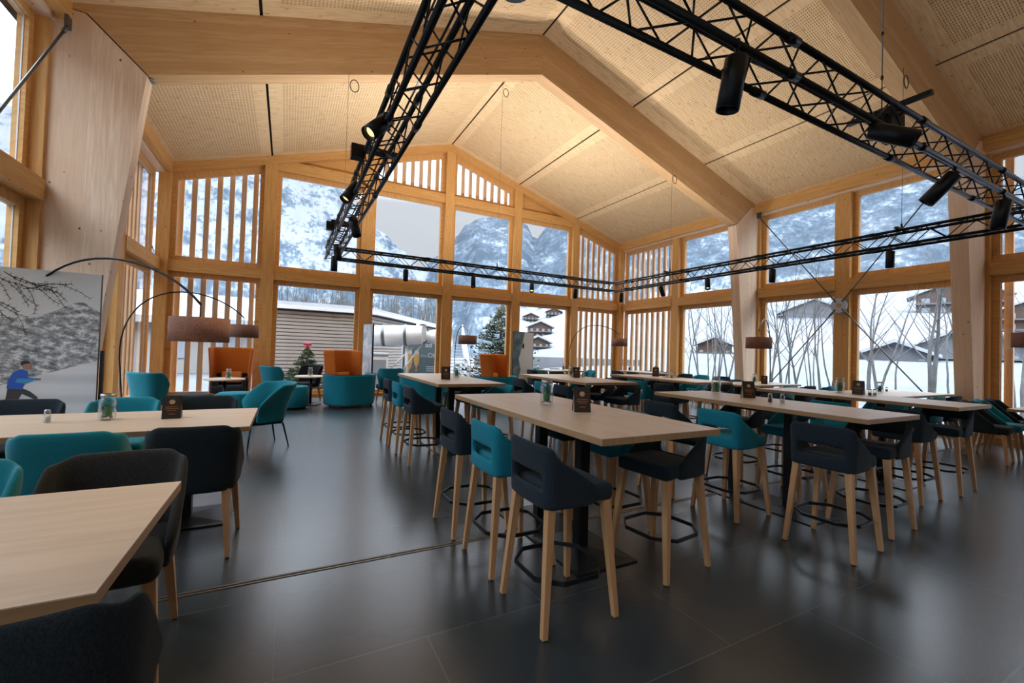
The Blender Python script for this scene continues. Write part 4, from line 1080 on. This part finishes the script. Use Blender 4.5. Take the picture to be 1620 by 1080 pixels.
def ground_h(x, y):
    """gentle snow field, rising to the right"""
    r = math.hypot(x, y); az = math.degrees(math.atan2(x, y))
    base = GZ
    k = max(0, min(1, (az - 22) / 18)); rr = max(0, r - 24)
    return base + k * rr * .055 + noise.noise(Vector((x * .09, y * .09, 0))) * .12
def terrain():
    # near snow field
    n = 70; vs = []; fs = []
    rs = [0, 8, 12, 16, 20, 25, 30, 36, 43, 52, 62, 75, 90]
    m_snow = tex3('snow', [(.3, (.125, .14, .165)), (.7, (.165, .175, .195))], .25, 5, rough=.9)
    azs = [-80 + 220 * i / n for i in range(n + 1)]
    for r in rs:
        for a in azs:
            x, y = r * math.sin(math.radians(a)), r * math.cos(math.radians(a)); vs.append((x, y, ground_h(x, y)))
    k = n + 1
    for j in range(len(rs) - 1):
        for i in range(n): fs.append([j * k + i, (j + 1) * k + i, (j + 1) * k + i + 1, j * k + i + 1])
    m = MB(); m.add(vs, fs, None, True); tag(m.build('snow_ground', m_snow), kind='structure')
    # mountains
    mm = mat('hazy_forest_snow', (.1, .1, .1), .95, spec=.05); bs = mm.node_tree.nodes['Principled BSDF']
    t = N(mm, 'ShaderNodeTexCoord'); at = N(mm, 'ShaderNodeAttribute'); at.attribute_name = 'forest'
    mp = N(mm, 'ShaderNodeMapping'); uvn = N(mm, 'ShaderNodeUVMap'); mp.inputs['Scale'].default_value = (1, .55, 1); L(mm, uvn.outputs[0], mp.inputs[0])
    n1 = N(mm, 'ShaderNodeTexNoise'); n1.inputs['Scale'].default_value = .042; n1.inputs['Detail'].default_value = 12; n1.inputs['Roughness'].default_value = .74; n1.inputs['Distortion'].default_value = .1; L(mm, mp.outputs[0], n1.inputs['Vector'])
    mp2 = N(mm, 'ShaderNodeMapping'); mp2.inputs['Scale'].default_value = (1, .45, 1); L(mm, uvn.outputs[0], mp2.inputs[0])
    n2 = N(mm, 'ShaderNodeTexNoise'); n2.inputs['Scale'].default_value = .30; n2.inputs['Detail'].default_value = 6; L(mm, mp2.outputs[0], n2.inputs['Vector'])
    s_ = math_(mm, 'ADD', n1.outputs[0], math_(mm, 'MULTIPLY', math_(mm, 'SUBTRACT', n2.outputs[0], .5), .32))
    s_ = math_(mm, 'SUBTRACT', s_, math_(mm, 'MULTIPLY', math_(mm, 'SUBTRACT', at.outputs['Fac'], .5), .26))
    L(mm, ramp(mm, s_, [(.40, (.040, .058, .078)), (.49, (.066, .090, .118)), (.545, (.11, .135, .16)), (.59, (.19, .205, .235))]), bs.inputs['Base Color'])  # aerial haze is mixed into these bluish, lightened forest and snow colours
    na, nr = 300, 70; R0, R1 = 90, 700; vs = []; fs = []; fo = []; uvv = []
    for j in range(nr + 1):
        t_ = j / nr; r = R0 + (R1 - R0) * t_
        for i in range(na + 1):
            az = -80 + 210 * i / na; E = math.radians(sky_el(az))
            x, y = r * math.sin(math.radians(az)), r * math.cos(math.radians(az))
            g = ground_h(R0 * math.sin(math.radians(az)), R0 * math.cos(math.radians(az)))
            z1 = 1.6 + R1 * math.tan(E)
            k_ = mprof(t_, az)
            z = g + (z1 - g) * k_
            q = Vector((x, y, 0)) * .012
            rough = (noise.ridged_multi_fractal(q * 1.6, .9, 2.2, 7, 1.0, 2.0) - 1.0) * 16 * math.sin(PI * min(1, t_ * 1.0)) ** .7 * (t_ ** .5) * (1 if az < 18 else .55)
            z += rough + noise.noise(Vector((x, y, 3)) * .03) * 4 * t_ * (1 - t_) * 2
            vs.append((x, y, z)); el = math.degrees(math.atan2(z, r))
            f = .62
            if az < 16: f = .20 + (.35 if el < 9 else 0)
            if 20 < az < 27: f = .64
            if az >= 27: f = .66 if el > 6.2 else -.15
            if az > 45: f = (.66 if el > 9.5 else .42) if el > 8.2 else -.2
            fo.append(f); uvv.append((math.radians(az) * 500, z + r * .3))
    k = na + 1
    for j in range(nr):
        for i in range(na): fs.append([j * k + i, (j + 1) * k + i, (j + 1) * k + i + 1, j * k + i + 1])
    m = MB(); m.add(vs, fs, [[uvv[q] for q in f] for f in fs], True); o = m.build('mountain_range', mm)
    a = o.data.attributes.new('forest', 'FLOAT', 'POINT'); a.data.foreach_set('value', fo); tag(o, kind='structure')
terrain()
M_SNOW = tex3('roof_snow', [(.3, (.30, .31, .335)), (.7, (.36, .37, .39))], 1.5, 4)
M_CHAL = wood('chalet_boards', (.10, .06, .045), (.06, .04, .03), 0, board=.3)
M_CHAG = mat('chalet_grey', (.12, .12, .13), .8)
M_PLAST = mat('chalet_plaster', (.26, .25, .24), .8)
M_WIN = mat('far_window', (.25, .27, .3), .2)
M_TRUNK = tex3('bark', [(.35, (.075, .075, .073)), (.65, (.14, .138, .134))], 6, 5, (1, 1, .3))
M_FIR = tex3('fir_needles', [(.35, (.035, .07, .04)), (.65, (.09, .12, .075))], 9, 4)

# slat-clad neighbouring building (two walls meeting at a corner)
def neighbour():
    root = empty('slat_clad_building', (3.4, 20.6, GZ)); tag(root, 'low building clad in horizontal wooden slats with snow along its roof edge', 'building')
    A = Vector((-1.0, 20.2, 0)); B = Vector((3.4, 20.6, 0)); C = Vector((11.2, 33, 0)); off = Vector((3.4, 20.6, GZ))
    mw = M_GLU
    mw = wood('cladding_slat', (.33, .285, .25), (.25, .21, .185), .1, board=.09)
    for (P, Q, nm) in ((A, B, 'front'), (B, C, 'side')):
        d = (Q - P).normalized(); nrm = Vector((d.y, -d.x, 0)); Ln = (Q - P).length
        m = MB()
        v = [P - off, Q - off, Q - nrm * .3 - off, P - nrm * .3 - off]; H = 3.10 + .35
        v = [(p.x, p.y, 0) for p in v] + [(p.x, p.y, H) for p in v]
        m.add(v, [[3, 2, 1, 0], [4, 5, 6, 7], [0, 1, 5, 4], [1, 2, 6, 5], [2, 3, 7, 6], [3, 0, 4, 7]]); m.build('wall', mat('cladding_backing', (.03, .028, .03), .9), root)
        m = MB(); z = .1
        while z < H - .12:
            p = P + nrm * .03 - off; q = Q + nrm * .03 - off; m.bar((p.x, p.y, z), (q.x, q.y, z), .04, .118); z += .150
        m.build('slat_cladding', mw, root)
        m = MB(); p = P + nrm * .12 - off; q = Q + nrm * .12 - off; m.bar((p.x, p.y, H + .03), (q.x, q.y, H + .03), .35, .16); m.build('roof_edge', M_ALU, root)
    m = MB(); W1, W2 = A - off, C - off
    m.add([(W1.x, W1.y, H + .1), (0, 0, H + .1), (W2.x, W2.y, H + .1), (W2.x - 16, W2.y + 2, H + .1), (W1.x + 2, W1.y + 14, H + .1), (W1.x, W1.y, H + .28), (0, 0, H + .28), (W2.x, W2.y, H + .28), (W2.x - 16, W2.y + 2, H + .28), (W1.x + 2, W1.y + 14, H + .28)],
          [[4, 3, 2, 1, 0], [5, 6, 7, 8, 9], [0, 1, 6, 5], [1, 2, 7, 6], [2, 3, 8, 7], [3, 4, 9, 8], [4, 0, 5, 9]]); m.build('snow_covered_roof', M_SNOW, root)
neighbour()

# snow-making cannon
root = empty('snow_cannon', (4.55, 19.6, GZ)); tag(root, 'white barrel-shaped snow cannon on its stand outside the window', 'snow cannon')
Mx = Matrix.Translation((-.3, -.6, 2.45)) @ Matrix.Rotation(-.38, 4, 'Z') @ Matrix.Rotation(PI / 2 - .05, 4, 'Y')
m = MB(); m.lathe([(.30, -1.5), (.36, -1.5), (.43, -1.3), (.45, -.6), (.45, .2), (.42, .8), (.40, 1.1), (.36, 1.1), (.40, .8), (.42, -1.2)], n=32, M=Mx); m.build('barrel', M_ALU, root)
m = MB(); m.lathe([(.455, -.62), (.475, -.6), (.475, -.5), (.455, -.48)], n=32, M=Mx); m.lathe([(.455, .32), (.475, .34), (.475, .42), (.45, .44)], n=32, M=Mx); m.build('clamp_band', M_STEEL, root)
m = MB(); m.box(.55, .95, -.9, -.5, 2.2, 3.05); m.build('pump_box', M_ALU, root, .03)
m = MB(); m.tube([(.75 + .25 * math.cos(t * PI / 10), -.93, 2.55 + .42 * math.sin(t * PI / 10)) for t in range(20)], .02, 6, closed=True); m.build('hose_loop', M_BLACK, root)
m = MB(); m.lathe([(.25, 0), (.36, .5), (.45, 1.1), (.43, 1.1), (.34, .5), (.23, 0)], n=28, M=Matrix.Translation((1.0, -.75, 2.45)) @ Matrix.Rotation(-.5, 4, 'Z') @ Matrix.Rotation(PI / 2, 4, 'Y')); m.build('outlet_cone', M_ALU, root)
for (p, q) in (((.5, -.7, 2.1), (-.6, -.9, 1.0)), ((.8, -.7, 2.1), (-.1, -.9, .9)), ((-.6, -.9, 1.0), (.2, -.8, .5))):
    m = MB(); m.tube([p, q], .035, 8); m.build('strut', M_ALU, root)
m = MB(); m.tube([(.1, -.8, 0), (.1, -.8, 2.2)], .07, 10); m.build('stand_column', M_ALU, root)
m = MB(); m.box(-1.0, 1.1, -1.4, -.2, 0, .12); m.build('stand_base', M_STEEL, root)
root = empty('utility_cabinet', (3.0, 18.6, GZ)); tag(root, 'pale outdoor cabinet with rounded cover below the snow cannon', 'cabinet')
m = MB(); m.rbox(0, 0, .78, 1.5, .8, 1.56, .05); m.build('cabinet_body', M_ALU, root)
for k in range(2):
    m = MB(); m.box(-.68 + .7 * k, -.04 + .7 * k, -.415, -.40, .2, 1.4); m.build('cabinet_door', M_WIN, root)
m = MB(); m.rbox(0, 0, 1.62, 1.56, .86, .14, .05); m.build('snow_cap', M_SNOW, root)

# beer poster
root = empty('beer_poster', (5.86, 20.3, GZ + .1), -.2); tag(root, 'outdoor poster with two beer glasses and white lettering', 'poster')
m = MB(); m.box(-1.2, 1.2, 0, .06, .2, 3.0); m.build('poster_panel', mat('poster_grey', (.05, .075, .085), .5), root)
m = MB()
for (a, b, c, d) in ((-1.26, 1.26, .14, .2), (-1.26, 1.26, 3.0, 3.06), (-1.26, -1.2, .14, 3.06), (1.2, 1.26, .14, 3.06)): m.box(a, b, -.02, .08, c, d)
m.build('poster_frame', M_ALU, root)
for (x, s, zz) in ((-.85, .85, .95), (-.42, .66, 1.25)):
    m = MB(); P_ = [(-.10, 0), (.10, 0), (.12, .04), (.04, .1), (.035, .35), (.16, .6), (.24, 1.0), (.22, 1.5), (.15, 1.85), (-.15, 1.85), (-.22, 1.5), (-.24, 1.0), (-.16, .6), (-.035, .35), (-.04, .1), (-.12, .04)]
    m.prism([(x + a * s, zz - .35 + b * s) for a, b in P_], -.012, -.002, 'y'); g = m.build('printed_beer_glass', mat('beer_amber', (.36, .20, .06), .4), root)
    m = MB(); m.prism([(x + a * s, zz - .35 + b * s) for a, b in [(-.21, 1.55), (.21, 1.55), (.15, 1.86), (-.15, 1.86)]], -.016, -.012, 'y'); m.build('printed_foam', M_SNOW, g)
m = MB(); rr = random.Random(4)
for k in range(60):
    x = -1.15 + 2.3 * k / 60; h = .15 + rr.random() * .35; m.prism([(x, .22), (x + .045, .22), (x + .02, .22 + h)], -.010, -.002, 'y')
m.build('printed_barley_field', mat('barley', (.33, .32, .20), .6), root)
def text(body, size, loc, parent, m_, name='lettering'):
    c = bpy.data.curves.new('lettering', 'FONT'); c.body = body; c.size = size; c.extrude = .002; o = bpy.data.objects.new('t', c); COL.objects.link(o)
    dg = bpy.context.evaluated_depsgraph_get(); me = bpy.data.meshes.new_from_object(o.evaluated_get(dg)); bpy.data.objects.remove(o)
    o = bpy.data.objects.new(name, me); COL.objects.link(o); me.materials.clear(); me.materials.append(m_); o.parent = parent; o.location = loc; o.rotation_euler = (PI / 2, 0, 0); return o
MTX = mat('poster_white', (.38, .40, .41), .5)
text('das', .30, (-.22, -.006, 1.75), root, mat('poster_green', (.18, .28, .24), .5)); text('Ober', .38, (.20, -.008, 1.74), root, MTX); text('ad', .42, (.05, -.006, 2.35), root, MTX)
m = MB()
for k in range(3): m.box(.15, .95 - .1 * k, -.008, -.002, 1.15 - .12 * k, 1.19 - .12 * k)
m.build('printed_small_text', MTX, root)

# staircase with railing, fence rail
root.scale = (.83, .83, .80)
root = empty('outdoor_staircase', (7.35, 20.2, GZ)); tag(root, 'grey outdoor staircase with side wall beyond the gable window', 'staircase')
MBs = MB()
for k in range(13):
    MBs.box(-.45, .75, .3 * k, .3 * k + .32, .17 * (k + 1) - .05, .17 * (k + 1))
MBs.build('stair_treads', M_SNOW, root)
m = MB(); m.add([(.78, 0, 0), (.78, 3.9, 2.2), (.78, 3.9, 3.3), (.78, 0, 1.1), (.86, 0, 0), (.86, 3.9, 2.2), (.86, 3.9, 3.3), (.86, 0, 1.1)], [[0, 1, 2, 3], [7, 6, 5, 4], [0, 4, 5, 1], [1, 5, 6, 2], [2, 6, 7, 3], [3, 7, 4, 0]]); m.build('side_wall', M_ALU, root)
m = MB(); m.tube([(.82, 0, 1.15), (.82, 3.9, 3.35)], .03, 8); m.build('handrail', M_ALU, root)
root.rotation_euler = (0, 0, -.25)

def fir(x, y, h, r, label, bow=False, snow=True, seed=1, dens=1.0, z=None):
    rr = random.Random(seed); root = empty('fir_tree', (x, y, (GZ if z is None else z) - .05)); tag(root, label, 'tree')
    m = MB(); m.tube([(0, 0, 0), (0, 0, h * .97)], [r * .06 + .02, .01], 7); m.build('trunk', M_TRUNK, root)
    g = MB(); s = MB(); n = int(26 * dens)
    for k in range(n):
        t = (k + .5) / n; z0 = h * (.06 + .9 * t); R_ = r * (1 - t) ** .85 + .03
        for q in range(int(9 - 4 * t)):
            a = rr.random() * 6.283; Ln = R_ * rr.uniform(.75, 1.1); d = Vector((math.cos(a), math.sin(a), rr.uniform(-.15, .25)))
            p0 = Vector((0, 0, z0)); p1 = p0 + d * Ln
            g.bar(p0, p1, .012, .012, .004, .004)
            side = Vector((-d.y, d.x, 0))
            for w in range(5):
                u = .3 + .7 * w / 5; b = p0 + d * Ln * u
                for sg in (-1, 1):
                    e = b + (d * .5 + side * sg).normalized() * Ln * .26 * (1.15 - u) + Vector((0, 0, rr.uniform(-.02, .06))) * r
                    g.bar(b, e, .05 * r + .012, .02, .01, .008)
                    if snow and rr.random() < .45: s.bar(b + Vector((0, 0, .02)), b + (e - b) * .8 + Vector((0, 0, .02)), .045 * r + .02, .02, .02, .01)
    g.build('needle_branches', M_FIR, root)
    if snow: s.build('snow_on_branches', M_SNOW, root)
    if bow:
        mb = mat('pink_bow', (.55, .05, .12), .5); m = MB()
        for sg in (-1, 1): m.rbox(sg * .07, -.0, h + .02, .12, .04, .10, .02); m.bar((0, -.02, h), (sg * .07, -.03, h - .16), .04, .02)
        m.rbox(0, 0, h + .02, .08, .07, .08, .02); m.build('bow', mb, root)
fir(.62, 16.1, 1.98, 1.0, 'small christmas tree with a pink bow on top outside the window', bow=True, snow=False, seed=2, z=GZ, dens=1.5)
fir(1.55, 16.3, 1.55, .75, 'small snow-dusted fir bush right of the christmas tree', seed=5)
fir(.15, 16.6, 1.2, .6, 'low fir bush left of the christmas tree', seed=9, snow=False)
fir(9.6, 19.6, 4.5, 2.5, 'large snowy pine filling the window behind the right orange armchair', seed=12, dens=1.7)
fir(8.6, 17.2, 1.7, .8, 'low snowy shrub in front of the large pine', seed=14)

def bare_tree(x, y, h, label, seed, lean=0, thick=.08, stems=1, z=None):
    rr = random.Random(seed); root = empty('bare_tree', (x, y, (ground_h(x, y) if z is None else z) - .1)); tag(root, label, 'tree', 'bare trees outside the right windows')
    tr = MB(); br = MB()
    def grow(p, d, r, n, lv):
        pts = [p.copy()]; rs = [r]
        for k in range(n):
            d = (d + Vector((rr.uniform(-.10, .10), rr.uniform(-.10, .10), rr.uniform(-.01, .06)))).normalized()
            p = p + d * (h / 12); pts.append(p.copy()); rs.append(r * (1 - .8 * (k + 1) / n))
            if lv < 3 and k > (1 if lv else 2) and rr.random() < (.85 if lv == 0 else .6):
                a = rr.random() * 6.283; e = (d * .75 + Vector((math.cos(a), math.sin(a), .25)) * .75).normalized()
                grow(p.copy(), e, rs[-1] * .5, max(3, int((n - k) * .7)), lv + 1)
        (tr if lv == 0 else br).tube(pts, rs, 6 if lv == 0 else 4, caps=False)
    for s_ in range(stems):
        a = rr.random() * 6.28; grow(Vector((math.cos(a), math.sin(a), 0)) * (.12 * s_), Vector((lean + rr.uniform(-.18, .18) * (stems > 1), rr.uniform(-.18, .18) * (stems > 1) + lean, 1)).normalized(), thick * (1 - .15 * s_), 12, 0)
    tr.build('trunk', M_TRUNK, root)
    if br.v: br.build('branches', M_TRUNK, root)
rt = random.Random(21)
spots_ = []
# groups seen through the panes of the right wall: (azimuth, distance, stems, thickness)
for (az, d, st, th) in ((50.2, 19, 2, .04), (51.3, 22, 2, .05), (52.4, 18, 2, .04), (53.3, 23, 3, .05), (54.3, 19, 2, .05), (55.3, 24, 2, .04), (56.2, 20, 2, .04),
                        (58.0, 17, 2, .05), (58.9, 21, 2, .04), (59.8, 18, 3, .04), (60.7, 20, 2, .05), (61.6, 17, 2, .04), (62.5, 22, 3, .04), (63.4, 18, 2, .04), (64.4, 20, 2, .04),
                        (67.3, 21, 2, .06), (68.2, 19, 2, .06), (69.4, 24, 1, .04), (71.9, 18.5, 2, .09), (73.1, 24, 1, .04), (73.9, 20, 1, .04), (75.2, 23, 1, .04), (77.5, 19, 2, .05), (48.6, 24, 1, .05)):
    spots_.append((az, d * 1.28, st, th * 1.2))
pos_w = ['far left', 'left', 'middle', 'right', 'far right']
for i, (az, d, st, th) in enumerate(spots_):
    x, y = d * math.sin(math.radians(az)), d * math.cos(math.radians(az))
    win = 'first clear' if az < 57 else ('second clear' if az < 66 else ('third clear' if az < 76.5 else 'last'))
    mem = [q for q in spots_ if (0 if q[0] < 57 else 1 if q[0] < 66 else 2 if q[0] < 76.5 else 3) == (0 if az < 57 else 1 if az < 66 else 2 if az < 76.5 else 3)]
    k = sorted(q[0] for q in mem).index(az) + 1
    ordn = ['first', 'second', 'third', 'fourth', 'fifth', 'sixth', 'seventh', 'eighth', 'ninth'][k - 1]
    bare_tree(x, y, rt.uniform(5.2, 6.8), '%s bare tree from the left in the %s window of the right wall' % (ordn, win), 100 + i, rt.uniform(-.04, .04), th, st)

def chalet(az, d, w, dp, h, rz, label, m_=None, z=None, wins=(2, 4)):
    x, y = d * math.sin(math.radians(az)), d * math.cos(math.radians(az)); z = ground_far(az, d) if z is None else z
    root = empty('chalet', (x, y, z), rz); tag(root, label, 'house', 'chalets on the snowy slope')
    m = MB(); m.prism([(-w / 2, 0), (w / 2, 0), (w / 2, h), (0, h + w * .22), (-w / 2, h)], -dp / 2, dp / 2, 'y', grain=(1, 0, 0)); m.build('wall', m_ or M_CHAL, root)
    m = MB(); e = w * .62
    for s in (-1, 1): m.prism([(0, h + w * .23), (s * e, h + w * .23 - e * .44), (s * e, h + w * .23 - e * .44 + .35), (0, h + w * .23 + .4)], -dp / 2 - .8, dp / 2 + .8, 'y')
    m.build('snowy_roof', M_SNOW, root)
    for r in range(wins[0]):
        m = MB(); zz = h * (.18 + .45 * r)
        m.box(-w * .5 - .3, w * .5 + .3, -dp / 2 - .9, -dp / 2, zz - h * .08, zz - h * .02); m.build('balcony', M_CHAG, root)
        for c in range(wins[1]):
            m = MB(); xx = -w * .38 + w * .76 * c / max(1, wins[1] - 1); m.box(xx - w * .05, xx + w * .05, -dp / 2 - .05, -dp / 2 + .05, zz, zz + h * .22); m.build('window', M_WIN, root)
def ground_far(az, d):
    if d <= 90: return ground_h(d * math.sin(math.radians(az)), d * math.cos(math.radians(az))) - .2
    t_ = (d - 90) / 610; g = ground_h(90 * math.sin(math.radians(az)), 90 * math.cos(math.radians(az)))
    return g + (1.6 + 700 * math.tan(math.radians(sky_el(az))) - g) * mprof(t_, az) - 1
chalet(31.2, 125, 6.5, 6, 3.3, -.45, 'larger chalet with balconies on the slope in the fifth gable window')
chalet(30.9, 96, 5.2, 5, 2.3, -.45, 'lower chalet below the larger one in the fifth gable window')
chalet(30.0, 190, 6.0, 6, 3.2, -.5, 'chalet high on the slope, left in the fifth gable window')
chalet(33.0, 185, 6.0, 6, 3.2, -.5, 'chalet high on the slope, right in the fifth gable window')
chalet(73.6, 175, 17, 10, 6.0, -1.25, 'wide brown chalet with windows high in the last clear window', wins=(2, 5))
chalet(69.0, 66, 6.0, 5, .7, -1.1, 'small low shed roof between the trees on the right', M_CHAG, wins=(1, 2))
chalet(74.4, 70, 8.0, 6, 1.7, -1.3, 'grey house with snowy roof low behind the right trees', M_CHAG, wins=(1, 3))
chalet(62.5, 160, 15, 9, 3.2, -1.0, 'long low chalet behind the trees in the second window', M_CHAG, wins=(1, 4))
chalet(52.8, 70, 4.5, 4, 1.3, -.9, 'brown hut behind the trees right of the corner windows', M_CHAL, wins=(1, 2))
chalet(78.5, 130, 10, 8, 4.5, -1.3, 'chalet seen in the window at the right edge', M_CHAL)
# left, behind the slatted windows
root = empty('snowy_hall', (-9.5, 31, GZ), .1); tag(root, 'pale hall with a broad snowy roof behind the left slatted windows', 'building')
m = MB(); m.box(-7, 8, 0, 9, 0, 3.0); m.build('wall', M_PLAST, root)
m = MB(); m.prism([(-.8, 2.9), (9.8, 5.2), (9.8, 5.6), (-.8, 3.3)], -7.6, 8.6, 'x'); m.build('snowy_roof', M_SNOW, root)
for k in range(5):
    m = MB(); m.box(-5.6 + 2.8 * k, -4.2 + 2.8 * k, -.06, .02, .9, 2.3); m.build('window', M_WIN, root)
# retaining wall and hedge line in the fifth gable window
m = MB(); m.prism([(-6, 0), (9, 0), (9, 1.1), (-6, 1.1)], -.3, .3, 'y'); o = m.build('retaining_wall', M_CHAG); o.location = (20.5, 33.5, GZ + .35); o.rotation_euler = (0, 0, -.5); tag(o, 'low grey retaining wall crossing the snow in the fifth gable window', 'wall')
# bare forest edge behind the slat-clad building
rf = random.Random(77)
m = MB()
for k in range(260):
    az = rf.uniform(-4, 17.5); d = rf.uniform(48, 70); x, y = d * math.sin(math.radians(az)), d * math.cos(math.radians(az)); hh = rf.uniform(5.0, 7.2) + (d - 48) * .16
    m.tube([(x, y, 0), (x + rf.uniform(-.3, .3), y, hh * .6), (x + rf.uniform(-.5, .5), y, hh)], [.09, .06, .02], 4, caps=False)
    for q in range(5):
        t = rf.uniform(.4, .9); m.tube([(x, y, hh * t), (x + rf.uniform(-1, 1), y + rf.uniform(-.5, .5), hh * t + rf.uniform(.3, 1.1))], [.03, .01], 3, caps=False)
o = m.build('bare_forest', M_TRUNK); tag(o, 'belt of thin leafless trees beyond the slat-clad building', 'forest', kind='stuff')
